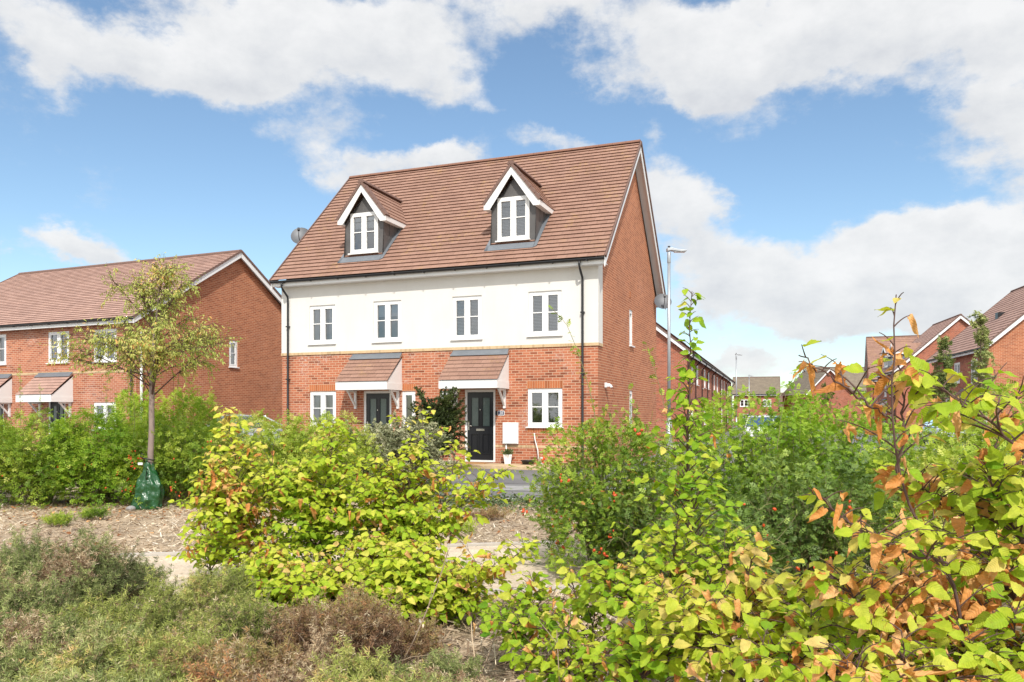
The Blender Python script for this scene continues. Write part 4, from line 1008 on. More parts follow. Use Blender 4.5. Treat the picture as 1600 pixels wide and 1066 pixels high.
UP = np.array([0, 0, 1.0])
def leaf_dirs(T, rng, side_w=.9, droop=.35):
    """alternate sides of the twig, drooping a little"""
    n = len(T); s = nrm(np.cross(T, UP[None]+rng.normal(0, .25, (n, 3)))); sg = np.where(np.arange(n) % 2 == 0, 1.0, -1.0)[:, None]
    D = T*.75+s*sg*side_w+np.array([0, 0, -1.0])*(droop*rng.uniform(.2, 1.9, (n, 1)))+rng.normal(0, .18, (n, 3))
    N = UP[None]*.8+rng.normal(0, .38, (n, 3))+np.array([.02, -.45, 0])+T*.35
    return nrm(D), nrm(N)
DENS = 2.8
def hornbeam(label, base, leaders, rng, n_br=16, blen=.6, t0=.2, leaf=.07, tone=.5, tone_sd=.16, brown=.08, mat=None, T=None, r0=.011, spacing=.042, prof=None, twig=1.0, droop=.45, group='young hornbeams in the planting', top_bare=False, tone_top=.15, name='hornbeam_sapling', extra=(), brown_low=0.0, dens=None, lds=None, tip=.55):
    """leaders: list of world-point polylines; side sprays and alternate leaves grow from them"""
    root = empty(name, base); tag(root, label, 'sapling', group); B = np.array(base, float)
    polys, LP, LT, LZ = [], [], [], []
    prof = prof or (lambda t: (1-t)**.6)
    n_br = int(n_br*(dens or DENS)); twig = twig*1.25
    alls = []
    for li, ld in enumerate(leaders):
        P = resample(np.array(ld, float), 22, .004, rng)-B
        polys.append((P, r0 if li == 0 else r0*.5, .0018)); alls.append((P, int(n_br*(lds[li] if lds else (1 if li == 0 else .7)))))
        Q, Tn, tt = along(P, spacing*1.3, rng, tip); LP.append(Q); LT.append(nrm(Tn*.6+rng.normal(0, .5, Tn.shape)))
    for P, nb in alls:
        L = np.linalg.norm(np.diff(P, axis=0), axis=1).sum()
        Q, Tn, tt = along(P, L*(1-t0)/max(1, nb), rng, t0)
        for i in range(len(Q)):
            az = i*2.4+rng.uniform(-.5, .5); ln = blen*prof(tt[i])*rng.uniform(.65, 1.15)+.05
            el = R(rng.uniform(12, 42))
            dv = np.array([math.cos(az)*math.cos(el), math.sin(az)*math.cos(el), math.sin(el)])+Tn[i]*.35; dv /= np.linalg.norm(dv)
            e = Q[i]+dv*ln+np.array([0, 0, -.28*ln*rng.uniform(.2, 1.2)])
            br = curve(Q[i], e, np.array([0, 0, .10*ln])+rng.normal(0, .02, 3)*ln, 7)
            polys.append((br, max(.0022, r0*.42*(1-tt[i]*.6)), .0012))
            q, t_, _ = along(br, spacing, rng, .12); LP.append(q); LT.append(t_)
            nt = int(ln/.085*twig)
            if nt:
                q, t_, u = along(br, ln*.85/nt, rng, .18)
                for j in range(len(q)):
                    sd = np.cross(t_[j], UP); sd /= max(1e-6, np.linalg.norm(sd)); sg = 1 if j % 2 else -1
                    l2 = ln*.42*(1-u[j]*.55)*rng.uniform(.6, 1.2)
                    e2 = q[j]+(t_[j]*.75+sd*sg*.75+UP*rng.uniform(-.25, .3))*l2
                    tw = curve(q[j], e2, (0, 0, .05*l2), 5); polys.append((tw, .0014, .0009))
                    a, b, _ = along(tw, spacing, rng, .1); LP.append(a); LT.append(b)
    for (p, d) in extra: LP.append(np.array([p])-B); LT.append(np.array([d]))
    LP, LT = np.vstack(LP), np.vstack(LT); n = len(LP)
    D, N = leaf_dirs(LT, rng, droop=droop)
    S = leaf*(.45+.8*rng.beta(2.2, 1.8, n))
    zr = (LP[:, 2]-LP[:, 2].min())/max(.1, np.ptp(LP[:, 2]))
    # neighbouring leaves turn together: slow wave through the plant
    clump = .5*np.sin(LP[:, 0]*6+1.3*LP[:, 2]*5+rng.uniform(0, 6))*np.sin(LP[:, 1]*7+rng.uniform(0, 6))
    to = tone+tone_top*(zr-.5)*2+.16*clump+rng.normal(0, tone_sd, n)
    isb = rng.uniform(0, 1, n) < np.clip(brown*(1+1.2*clump*2)+brown_low*(1-zr), 0, .9)
    tubes('stem', polys, BARK_D, root, 5)
    k = ~isb; h = rng.integers(0, 3, n)
    if T is None:
        for q, tt_ in enumerate((T_HB_HI, T_HB_HI2, T_HB_HI3)):
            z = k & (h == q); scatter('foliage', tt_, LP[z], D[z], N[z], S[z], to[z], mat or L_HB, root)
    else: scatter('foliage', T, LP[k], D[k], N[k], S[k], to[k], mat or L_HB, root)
    if isb.any():
        nb = np.where(isb)[0]; D[nb] = nrm(D[nb]+np.array([0, 0, -.5]))
        for q in range(3):
            s_ = nb[q::3]
            if len(s_): scatter('withered_leaves', T_BROWN[q], LP[s_], D[s_], nrm(N[s_]+rng.normal(0, .5, (len(s_), 3))), S[s_]*1.02, rng.beta(2.2, 1.8, len(s_)), L_BR, root)
    return root

def hip_mesh():
    V, F = [], []
    prof = [(0, 0), (.42, .12), (.5, .45), (.36, .8), (.12, .96), (.16, 1.08)]
    k = 8
    for r_, z in prof:
        for j in range(k): V.append((z, r_*math.cos(2*PI*j/k)*.8, r_*math.sin(2*PI*j/k)*.8))
    for i in range(len(prof)-1):
        for j in range(k): F.append((i*k+j, i*k+(j+1) % k, i*k+k+(j+1) % k, i*k+k+j))
    return np.array(V), np.zeros((len(V), 3)), np.array(F)
T_HIP = hip_mesh()
HIP_MESH = []
def one_hip(p, d, s, parent):
    if not HIP_MESH:
        o = np_mesh('rose_hip', T_HIP[0], [T_HIP[2]], HIP, None, smooth=True); HIP_MESH.append(o.data)
    else: o = bpy.data.objects.new('rose_hip', HIP_MESH[0]); col.objects.link(o)
    o.parent = parent; o.location = p; o.rotation_euler = Vector(d).to_track_quat('X', 'Z').to_euler(); o.scale = (s, s, s)
    return o

def rose(label, base, rx, ry, h, rng, n_cane=60, leaf=.075, mat=None, T=None, tone=.5, hips=0, group='rose bushes along the hedge', spacing=.05, shoots=6, tall=0, tall_h=0.6, cat='shrub', name='rose_bush', low=.12, hip_size=.022, shoot_len=.26, dead=0.0, fill=1150):
    root = empty(name, base); tag(root, label, cat, group)
    polys, LP, LT, tips = [], [], [], []
    for i in range(n_cane):
        az = rng.uniform(0, 2*PI); rr = math.sqrt(rng.uniform(.02, 1)); b0 = np.array([math.cos(az)*rx*.25*rng.uniform(0, 1), math.sin(az)*ry*.25*rng.uniform(0, 1), 0])
        ez = h*(1-.55*rr**2.2)*rng.uniform(.72, 1.05) if rng.uniform() < .62 else h*rng.uniform(low, .8)
        e = np.array([math.cos(az)*rx*rr, math.sin(az)*ry*rr, ez])
        ctrl = np.array([0, 0, .22*h*rr+.05])
        P = curve(b0, e, ctrl+rng.normal(0, .04, 3), 10)
        polys.append((P, .0065, .0022))
        q, t_, u = along(P, spacing, rng, .35); LP.append(q); LT.append(t_)
        q, t_, u = along(P, .62/shoots, rng, .3)
        for j in range(len(q)):
            d = nrm(t_[j]*.3+rng.normal(0, .75, 3)+np.array([0, 0, .35])+np.array([q[j][0]/rx, q[j][1]/ry, 0])*.3)
            l2 = shoot_len*rng.uniform(.4, 1.2); S_ = curve(q[j], q[j]+d*l2, rng.normal(0, .02, 3), 5); polys.append((S_, .002, .0012))
            a, b, _ = along(S_, spacing*.85, rng, .1); LP.append(a); LT.append(b); tips.append(S_[-1])
    # the outer leaf mass: lumpy mound down to the ground
    e1 = rng.uniform(0, 6); nf = int(fill*1.25*(rx*h*2.2+rx*ry*1.6)); u1 = rng.uniform(0, 2*PI, nf); zz = rng.uniform(0, 1, nf)**.85
    lump = 1+.17*np.sin(u1*3+zz*5+rng.uniform(0, 6))+.15*np.sin(u1*6-zz*9+rng.uniform(0, 6))+.11*np.sin(u1*11+zz*17)
    env = np.sqrt(np.clip(1-(np.abs(zz-.32)/.72)**2.3, .0, 1))*lump*rng.uniform(.62, 1.0, nf)**.6
    FP = np.stack([np.cos(u1)*rx*env, np.sin(u1)*ry*env, zz*h*(1+.07*np.sin(u1*4+1)+.06*np.sin(u1*9))+.02], 1)
    vn = np.sin(FP[:, 0]*8.5+e1)*np.sin(FP[:, 1]*7.5+2*e1)*np.sin(FP[:, 2]*8+3*e1); ok = vn > -.22; FP, u1, zz, env = FP[ok], u1[ok], zz[ok], env[ok]; nf = len(FP)
    FT = nrm(np.stack([np.cos(u1)*ry, np.sin(u1)*rx, (zz-.3)*1.6*np.ones(nf)], 1)+rng.normal(0, .5, (nf, 3))); LP.append(FP); LT.append(FT)
    for i in range(tall):
        az = rng.uniform(0, 2*PI); rr = rng.uniform(.2, .75); p0 = np.array([math.cos(az)*rx*rr, math.sin(az)*ry*rr, h*.75])
        P = curve(p0, p0+np.array([rng.normal(0, .12), rng.normal(0, .12), tall_h*rng.uniform(.4, 1.1)]), rng.normal(0, .04, 3), 9); polys.append((P, .0035, .0014))
        a, b, _ = along(P, spacing*1.15, rng, .05); LP.append(a); LT.append(b)
    LP, LT = np.vstack(LP), np.vstack(LT); n = len(LP)
    D = nrm(LT*.35+rng.normal(0, .65, (n, 3))+np.stack([LP[:, 0]/rx, LP[:, 1]/ry, np.full(n, .05)], 1)*.55)
    N = nrm(UP[None]*.9+rng.normal(0, .4, (n, 3))+np.stack([LP[:, 0]/rx, LP[:, 1]/ry, np.zeros(n)], 1)*.5)
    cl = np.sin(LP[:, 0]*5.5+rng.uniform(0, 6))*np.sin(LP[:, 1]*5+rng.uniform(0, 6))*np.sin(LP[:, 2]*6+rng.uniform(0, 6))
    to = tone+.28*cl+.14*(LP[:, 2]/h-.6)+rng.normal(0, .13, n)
    tubes('stem', polys, CANE, root, 4)
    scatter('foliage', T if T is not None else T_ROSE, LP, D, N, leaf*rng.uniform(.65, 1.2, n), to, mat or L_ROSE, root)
    if dead:
        k = rng.choice(n, int(n*dead), replace=False)
        scatter('withered_leaves', T if T is not None else T_ROSE, LP[k]+rng.normal(0, .02, (len(k), 3)), D[k]+rng.normal(0, .4, (len(k), 3)), N[k], leaf*.8*rng.uniform(.6, 1.1, len(k)), rng.uniform(0, .8, len(k)), L_BR, root)
    if hips and tips:
        tips = FP; c = np.where((FP[:, 1] < -ry*.25) & (FP[:, 2] > .12*h) & (env > .75))[0]; c = rng.choice(c, min(hips, len(c)), replace=False)
        HP = []
        for i in c:
            for _ in range(rng.integers(1, 5)): HP.append(tips[i]*np.array([1.03, 1.08, 1.0])+rng.normal(0, .028, 3))
        HP = np.array(HP)
        hs = rng.normal(0, .5, (len(HP), 3))+np.array([0, -.3, -.6])
        V = T_HIP
        for q in range(len(HP)): one_hip(HP[q], hs[q], hip_size*rng.uniform(.7, 1.15), root)
    return root

_n = leaf_template(3, 3, .26, .3, .25)
T_SPRIG = merge_t([placed(_n, (.0, 0, 0), a, 1.0, tl) for a, tl in ((.5, .9), (2.6, .7), (4.6, .8), (1.5, 1.6))])
def mound(label, base, rx, ry, h, rng, mat, n_twig=260, leaf=.015, tone=.5, spacing=.016, T=None, name='low_shrub', group='low shrubs in the foreground', twigmat=None, bare=0, cat='shrub', dead=0.0):
    """low twiggy shrub: sprays of fine stems grow from several crowns of their own height, colour and deadness"""
    root = empty(name, base); tag(root, label, cat, group)
    polys, LP, LT, LC, LD = [], [], [], [], []
    nc = max(3, int(26*rx*ry/.3)); CA = rng.uniform(0, 2*PI, nc); CR = np.sqrt(rng.uniform(0, 1, nc))*.92
    for c in range(nc):
        cx, cy = math.cos(CA[c])*rx*CR[c], math.sin(CA[c])*ry*CR[c]; hc = h*(1-.55*CR[c]**2.5)*rng.uniform(.62, 1.2); ct = rng.normal(0, .17); cdead = 1.0 if rng.uniform() < dead*.8 else rng.uniform(0, dead)
        w = rng.uniform(.11, .19)*(rx/.6)**.5
        for i in range(int(n_twig/nc)):
            az = rng.uniform(0, 2*PI); rr = math.sqrt(rng.uniform(0, 1)); e = np.array([cx+math.cos(az)*w*rr*1.25, cy+math.sin(az)*w*rr, hc*(1-.5*rr**2)*rng.uniform(.62, 1.12)+.02])
            b0 = np.array([cx*.8+math.cos(az)*w*.2, cy*.8+math.sin(az)*w*.2, 0]); P = curve(b0, e, np.array([0, 0, .05*h])+rng.normal(0, .015, 3), 7); polys.append((P, .0022, .0008))
            q, t_, u = along(P, spacing, rng, .42); LP.append(q); LT.append(t_); LC.append(np.full(len(q), ct)); LD.append(np.full(len(q), cdead))
            for _ in range(2):
                k = rng.integers(3, 7); d = nrm(rng.normal(0, .5, 3)+np.array([math.cos(az)*.4, math.sin(az)*.4, .9])); S_ = curve(P[k], P[k]+d*rng.uniform(.04, .13), rng.normal(0, .008, 3), 4); polys.append((S_, .0011, .0006))
                q, t_, u = along(S_, spacing*.8, rng, .1); LP.append(q); LT.append(t_); LC.append(np.full(len(q), ct)); LD.append(np.full(len(q), cdead))
    for i in range(bare):
        az = rng.uniform(PI, 2*PI); r_ = rng.uniform(.1, .6); p0 = np.array([math.cos(az)*rx*r_, -ry*.6*rng.uniform(.4, 1), h*.2]); P = curve(p0, p0+np.array([rng.normal(0, .14), -.05, h*rng.uniform(.3, .8)]), rng.normal(0, .03, 3), 7); polys.append((P, .0028, .001))
    LP, LT, LC, LD = np.vstack(LP), np.vstack(LT), np.concatenate(LC), np.concatenate(LD); n = len(LP); LP = LP+rng.normal(0, .005, LP.shape)
    D = nrm(LT*1.2+rng.normal(0, .55, (n, 3))); N = nrm(rng.normal(0, .5, (n, 3))+UP+np.array([0, -.4, 0]))
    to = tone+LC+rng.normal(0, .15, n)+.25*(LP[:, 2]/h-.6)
    tubes('stem', polys, twigmat or STRAW_T, root, 3)
    dd = rng.uniform(0, 1, n) < LD; S = leaf*rng.uniform(.55, 1.3, n); TT = T if T is not None else T_SPRIG
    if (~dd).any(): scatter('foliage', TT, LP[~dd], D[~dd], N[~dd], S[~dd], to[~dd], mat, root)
    if dd.any(): scatter('withered_leaves', TT, LP[dd], D[dd], N[dd], S[dd], rng.uniform(0, 1, dd.sum()), L_DRY, root)
    return root
# ------------------------------------------------------------------ the young tree with its watering bag
def young_tree():
    rng = np.random.default_rng(5)
    base = at(235, 12.4); root = empty('young_tree', base); tag(root, 'slim young tree with sparse yellowing crown, a green watering bag round its foot', 'tree')
    H = 3.75
    tr = resample([(0, 0, 0), (.01, 0, .9), (.02, .02, 1.9), (.05, .0, 2.6), (.10, .02, 3.2), (.16, 0, H-.1)], 26, .004, rng)
    m = tubes('trunk', [(tr[:16], .050, .038), (tr[15:], .036, .004)], BARK_T, root, 10)
    polys, LP, LT = [], [], []
    for i in range(46):
        t = rng.uniform(.50, .97) if i > 14 else .5+.022*i
        k = t*25; p = tr[int(k)]; az = i*2.4+rng.uniform(-.4, .4); ln = (1.85*(1-t)**.5+.12)*rng.uniform(.75, 1.1); el = R(rng.uniform(18, 55) if t < .75 else rng.uniform(45, 75))
        d = np.array([math.cos(az)*math.cos(el), math.sin(az)*math.cos(el)*.8, math.sin(el)])
        e = p+d*ln+np.array([0, 0, -.10*ln]); P = curve(p, e, np.array([0, 0, .08*ln])+rng.normal(0, .04, 3), 10); polys.append((P, .014*(1.35-t), .003))
        for j in range(int(ln/.034)):
            k2 = rng.integers(3, 10); d2 = nrm(P[min(k2, 9)]-P[k2-1]+rng.normal(0, .09, 3)); l2 = rng.uniform(.14, .42); S_ = curve(P[min(k2, 9)], P[min(k2, 9)]+d2*l2+np.array([0, 0, -.06]), rng.normal(0, .03, 3), 6); polys.append((S_, .003, .0012))
            a, b, _ = along(S_, .021, rng, .1); LP.append(a); LT.append(b)
        a, b, _ = along(P, .03, rng, .35); LP.append(a); LT.append(b)
    LP, LT = np.vstack(LP), np.vstack(LT); n = len(LP)
    D, N = leaf_dirs(LT, rng, .7, .75)
    cl = np.sin(LP[:, 0]*4+1)*np.sin(LP[:, 2]*5+2)
    keep = rng.uniform(0, 1, n) < .70+.25*cl
    tubes('branch', polys, BARK_D, root, 4)
    to = .52+.2*cl+rng.normal(0, .2, n)
    scatter('foliage', T_NARROW, LP[keep], D[keep], N[keep], .062*rng.uniform(.6, 1.2, n)[keep], to[keep], L_TREE, root)
    # watering bag
    B = empty('watering_bag', (base.x+.0, base.y-.02, 0)); tag(B, 'green tarpaulin watering bag zipped round the young tree', 'bag')
    m = MB(); k = 72; rows = 44
    def P(i, j):
        t = i/(rows-1); a = 2*PI*j/k
        w = (.235-.05*t-.145*t**2.4+.02*math.sin(PI*t))*.9; d_ = w*.8
        r1 = 1+.10*math.sin(3*a+2.2*t*PI)*(.35+.65*t)+.05*math.sin(7*a-5*t)+.03*math.sin(11*a+9*t)
        c1 = abs(mnoise.noise(Vector((math.cos(a)*1.3+4, math.sin(a)*1.3, t*2.6)))); c2 = abs(mnoise.noise(Vector((math.cos(a)*3+9, math.sin(a)*3, t*6)))); r1 *= 1.10-.42*c1-.16*c2
        x = w*r1*math.cos(a)-.03*(1-t)-.075*max(0, 1-t*3.2)*max(0, -math.cos(a))+.015*math.sin(5*t); y = d_*r1*math.sin(a); z = .02+.74*t+.03*math.sin(2*a+1)*t
        if i == 0 : z = .0
        if i == 0: x, y = x*.9, y*.9
        # pinched shoulder on the left
        x += .05*math.exp(-((t-.72)/.14)**2)*(-1 if math.cos(a) < 0 else .25)*-1
        return (x, y, z)
    for i in range(rows-1):
        for j in range(k): m.face([P(i, j), P(i, j+1), P(i+1, j+1), P(i+1, j)], smooth=True)
    mt, N, b, out = newmat('green_tarpaulin'); oc = objco(N)
    nz = N.noise(oc, 5, 4, .6); vor = N.n('ShaderNodeTexVoronoi'); vor.feature = 'SMOOTH_F1'; N.link(oc, vor.inputs['Vector']); vor.inputs['Scale'].default_value = 6
    N.link(N.mix(nz.outputs[0], (.006, .05, .012, 1), (.014, .10, .028, 1)), b.inputs['Base Color']); b.inputs['Roughness'].default_value = .28; b.inputs['Specular IOR Level'].default_value = .7
    bump(N, b, N.m('ADD', vor.outputs['Distance'], nz.outputs[0]), .9, .06)
    m.build('bag_body', mt, B)
    m = MB(); m.tube([(-.075, -.03, .74), (-.06, -.07, .80), (.0, -.08, .79), (.06, -.05, .77), (.06, .05, .77), (-.03, .06, .78)], .012, 6); m.tube([(-.07, -.07, .79), (-.1, -.09, .83), (-.085, -.1, .88), (-.05, -.08, .85)], .010, 6)
    m.build('strap', BLACK, B)
    m = MB(); m.box(-.13, -.06, -.12, -.10, .70, .735); m.build('tie_label', UPVC, B)
    s = MB(); r = random.Random(3)
    P2 = [[(.07*(1+.2*r.random())*math.sin(PI*(i+.5)/5)*math.cos(2*PI*j/8), .055*(1+.25*r.random())*math.sin(PI*(i+.5)/5)*math.sin(2*PI*j/8), .04+.045*math.cos(PI*(i+.5)/5)) for j in range(8)] for i in range(5)]
    for A, C in zip(P2, P2[1:]):
        for j in range(8): s.face([A[j], A[(j+1) % 8], C[(j+1) % 8], C[j]], smooth=True)
    s.face(P2[0])
    so_ = s.build('stone', M_CHAN); so_.location = (base.x-.17, base.y-.28, 0); tag(so_, 'pale grey stone on the mulch by the watering bag', 'stone')
young_tree()

# ------------------------------------------------------------------ hedge of roses on the left and behind
rg = np.random.default_rng
hedge = [(-60, 13.2, 1.05, 1.36, 'first rose bush of the left hedge, cut by the left edge of the photo', .5, L_ROSE),
         (60, 13.0, 1.05, 1.38, 'dense green rose bush in the left hedge below the left porch', .42, L_ROSE),
         (155, 13.3, .95, 1.44, 'full green rose bush of the left hedge, just left of the young tree', .45, L_ROSEB),
         (285, 13.2, .85, 1.36, 'rose bush with orange hips just right of the watering bag', .40, L_ROSE),
         (400, 13.6, .95, 1.38, 'pale green rose bush behind the yellow hornbeams, below the left downpipe', .62, L_ROSE),
         (505, 13.9, .90, 1.36, 'pale rose bush below the left front door', .66, L_ROSE)]
for i, (px, d, rx, h, lab, tone, mt) in enumerate(hedge):
    rose(lab, at(px, d), rx, .85, h, rg(20+i), n_cane=95, leaf=.10, T=T_ROSE_LO, tone=tone+.05, hips=[8, 7, 5, 18, 5, 2][i], mat=mt, group='roses of the left hedge', spacing=.05, shoots=7, tall=5, tall_h=.35, hip_size=.032, low=.06, fill=950)
for i, (px, d, rx, h, lab) in enumerate([(215, 14.6, .6, 1.78, 'vivid green bush rising behind the hedge left of the trunk'), (300, 14.6, .65, 1.80, 'vivid green bush rising behind the hedge right of the trunk')]):
    rose(lab, at(px, d), rx, .6, h, rg(40+i), n_cane=70, leaf=.10, T=T_ROSE_LO, tone=.75, mat=L_ROSEB, group='vivid green bushes behind the hedge', name='leafy_bush', tall=2, tall_h=.2)
# thin wild stems standing above the hedge
for i, (px, d, top, lab) in enumerate([(70, 13.0, 600, 'thin leafy shoot standing in front of the left porch'), (36, 13.1, 570, 'tall thin shoot at the far left above the hedge'), (178, 13.2, 582, 'thin leafy shoot left of the young tree trunk'), (200, 13.1, 596, 'wispy shoot close beside the young tree trunk')]):
    r_ = rg(60+i); root = empty('wild_shoot', at(px, d)); tag(root, lab, 'shoot', 'thin shoots above the left hedge')
    P = curve((0, 0, .6), (r_.normal(0, .08), 0, pz(top, d)), r_.normal(0, .05, 3), 10); a, b, u = along(P, .035, r_, .4)
    tubes('stem', [(P, .006, .002)], CANE, root, 4); n = len(a)
    scatter('foliage', T_ROSE_LO, a, nrm(r_.normal(0, .7, (n, 3))+b*.3), nrm(UP+r_.normal(0, .4, (n, 3))), .085*r_.uniform(.6, 1.2, n), r_.uniform(.3, .8, n), L_ROSE, root)

# grey shrub and dark shrub by the drive
def spray_shrub(label, base, rx, ry, h, rng, mat, name, n=90, leaf=.022, tone=.5, up=.25, tw=.035):
    root = empty(name, base); tag(root, label, 'shrub'); polys, LP, LT = [], [], []
    for i in range(n):
        az = rng.uniform(0, 2*PI); el = rng.uniform(.05, 1.0); z = h*rng.uniform(.05, .8)*1.0; rr = rng.uniform(.55, 1.1)*math.sqrt(max(.12, 1-(z/h)**1.6))
        e = np.array([math.cos(az)*rx*rr, math.sin(az)*ry*rr, min(h*1.05, z+h*up*rng.uniform(0, 1))]); P = curve((0, 0, z*.35), e, (0, 0, .12*h), 10); polys.append((P, .006, .0016))
        q, t_, u = along(P, .06, rng, .3)
        for j in range(len(q)):
            d = nrm(t_[j]*.6+rng.normal(0, .6, 3)); S_ = curve(q[j], q[j]+d*rng.uniform(.06, .2), (0, 0, .01), 4); polys.append((S_, .0015, .0008)); a, b, _ = along(S_, tw*.5, rng, 0); LP.append(a); LT.append(b)
        a, b, _ = along(P, tw*.5, rng, .4); LP.append(a); LT.append(b)
    LP, LT = np.vstack(LP), np.vstack(LT); k = len(LP)
    tubes('stem', polys, BARK_D, root, 4)
    to = tone+rng.normal(0, .18, k)+.18*np.sin(LP[:, 0]*6)*np.sin(LP[:, 2]*7+1)
    scatter('foliage', T_TUFT, LP+rng.normal(0, .006, LP.shape), nrm(LT+rng.normal(0, .6, (k, 3))), nrm(UP+rng.normal(0, .5, (k, 3))), leaf*rng.uniform(.6, 1.25, k), to, mat, root)
    return root
spray_shrub('grey green spreading shrub with arching sprays, left of the driveway', at(625, 15.4), 1.15, .9, 1.5, rg(70), L_COTO, 'grey_shrub', 190, .034, .6)
spray_shrub('grey green low shrub under the left porch, behind the yellow hornbeams', at(565, 14.6), .8, .7, 1.35, rg(72), L_COTO, 'grey_shrub', 110, .034, .5)
spray_shrub('dark evergreen shrub against the house left of the black front door', at(682, 21.2), .95, .7, 2.12, rg(71), L_DARK, 'dark_shrub', 130, .042, .5, up=.35)
spray_shrub('dark little shrub in the planting bed below the grey sprays', at(640, 13.6), .7, .4, .5, rg(73), L_DARK, 'dark_shrub', 40, .035, .6)

# potted plant at the wall
pt = hw(7.98, -.30, .10); PP = empty('potted_plant', pt); tag(PP, 'small green plant in a white square pot under the white meter box', 'potted plant')
m = MB(); A, Bq = .085, .125
for i in range(4):
    c0, c1 = [( -1, -1), (1, -1), (1, 1), (-1, 1)][i], [(-1, -1), (1, -1), (1, 1), (-1, 1)][(i+1) % 4]
    m.face([(c0[0]*A, c0[1]*A, 0), (c1[0]*A, c1[1]*A, 0), (c1[0]*Bq, c1[1]*Bq, .27), (c0[0]*Bq, c0[1]*Bq, .27)]); m.face([(c0[0]*Bq, c0[1]*Bq, .27), (c1[0]*Bq, c1[1]*Bq, .27), (c1[0]*Bq*.88, c1[1]*Bq*.88, .26), (c0[0]*Bq*.88, c0[1]*Bq*.88, .26)])
m.face([(-Bq*.88, -Bq*.88, .25), (Bq*.88, -Bq*.88, .25), (Bq*.88, Bq*.88, .25), (-Bq*.88, Bq*.88, .25)]); m.build('pot', UPVC, PP)
r_ = rg(80); n = 90; a = r_.uniform(0, 2*PI, n); e = r_.uniform(.2, 1.2, n); Dv = np.stack([np.cos(a)*np.cos(e), np.sin(a)*np.cos(e), np.sin(e)], 1)
scatter('foliage', T_OVAL, np.stack([r_.normal(0, .04, n), r_.normal(0, .04, n), np.full(n, .25)], 1)+Dv*r_.uniform(0, .14, (n, 1)), Dv, nrm(UP+r_.normal(0, .5, (n, 3))), .12*r_.uniform(.6, 1.1, n), r_.uniform(.3, .9, n), L_IVY, PP)
# second pot and garden odds and ends at the wall
for (u, v, lab, nm, c, hh, ww) in ((9.05, -.42, 'small white plant pot on the paving below the right window', 'plant_pot', UPVC, .2, .11), (8.62, -.36, 'dark garden tub on the paving left of the small white pot', 'garden_tub', BLACK, .12, .2)):
    p = hw(u, v, .10); m = MB(); m.lathe([(0, 0), (ww*.75, 0), (ww, hh), (ww*1.06, hh), (ww*1.06, hh-.02), (ww*.9, hh-.02), (ww*.8, .03)], p, 18); o = m.build(nm, c); tag(o, lab, 'pot')

# slender columnar trees at the right
def column_tree(label, base, rx, h, rng, n, tone, trunk0):
    root = empty('columnar_tree', base); tag(root, label, 'tree', 'columnar trees by the right house'); polys = [(resample([(0, 0, 0), (.03, 0, h*.5), (0, 0, h)], 12, .01, rng), .05, .008)]; LP, LT = [], []
    for i in range(n):
        z = trunk0+(h-trunk0)*rng.uniform(0, 1)**.9; az = rng.uniform(0, 2*PI); t = (z-trunk0)/(h-trunk0); ln = rx*(.35+.65*math.sin(PI*min(1, t*.75+.25)))*(1-t*.45)*rng.uniform(.5, 1.25)
        e = np.array([math.cos(az)*ln, math.sin(az)*ln, z+ln*rng.uniform(.3, 1.0)]); P = curve((0, 0, z), e, (0, 0, -.02), 6); polys.append((P, .008, .002))
        for _ in range(5):
            k = rng.integers(2, 6); S_ = curve(P[k], P[k]+rng.normal(0, .11, 3)+np.array([0, 0, .08]), (0, 0, 0), 4); a, b, _ = along(S_, .03, rng, 0); LP.append(a); LT.append(b)
    LP, LT = np.vstack(LP), np.vstack(LT); k = len(LP)
    tubes('trunk', polys[:1], BARK, root, 7); tubes('branch', polys[1:], BARK_D, root, 4)
    scatter('foliage', T_TUFT, LP+rng.normal(0, .03, LP.shape), nrm(LT+rng.normal(0, .6, (k, 3))), nrm(UP+rng.normal(0, .5, (k, 3))), .075*rng.uniform(.6, 1.25, k), tone+rng.normal(0, .2, k), L_CON, root)
column_tree('dark narrow columnar tree against the steep gable, left of the two', at(1474, 31), .62, 4.5, rg(90), 62, .5, 1.0)
column_tree('looser grey green columnar tree in front of the right brick gable', at(1532, 27.5), .6, 4.9, rg(91), 46, .75, .8)
column_tree('small dark tree in the far street, right of the far front-gabled house', at(1290, 80), 1.3, 4.6, rg(92), 60, .3, .6)

# ------------------------------------------------------------------ yellow hornbeams, middle left
yel = dict(mat=L_HBM, T=T_HB_MID, spacing=.038, leaf=.072, dens=3.4)
hornbeam('yellow green hornbeam sapling, left of the group before the grey shrub', at(378, 6.5), [[at(378, 6.5), atp(382, 830, 6.45), atp(372, 740, 6.4), atp(352, 640, 6.4)], [atp(400, 820, 6.5), atp(422, 740, 6.4), atp(428, 690, 6.4)], [atp(378, 860, 6.5), atp(350, 780, 6.3), atp(330, 740, 6.2)]], rg(100), lds=[1, .12, .7], n_br=24, blen=.52, t0=.06, tone=.66, brown=.13, tone_top=.2, **yel)
hornbeam('bright lime hornbeam sapling in the middle of the yellow group', at(500, 6.6), [[at(500, 6.6), atp(508, 820, 6.6), atp(514, 740, 6.5), atp(521, 660, 6.5)], [atp(500, 870, 6.6), atp(470, 790, 6.4), atp(440, 730, 6.4)]], rg(101), n_br=28, blen=.62, t0=.03, tone=.46, brown=.03, **yel)
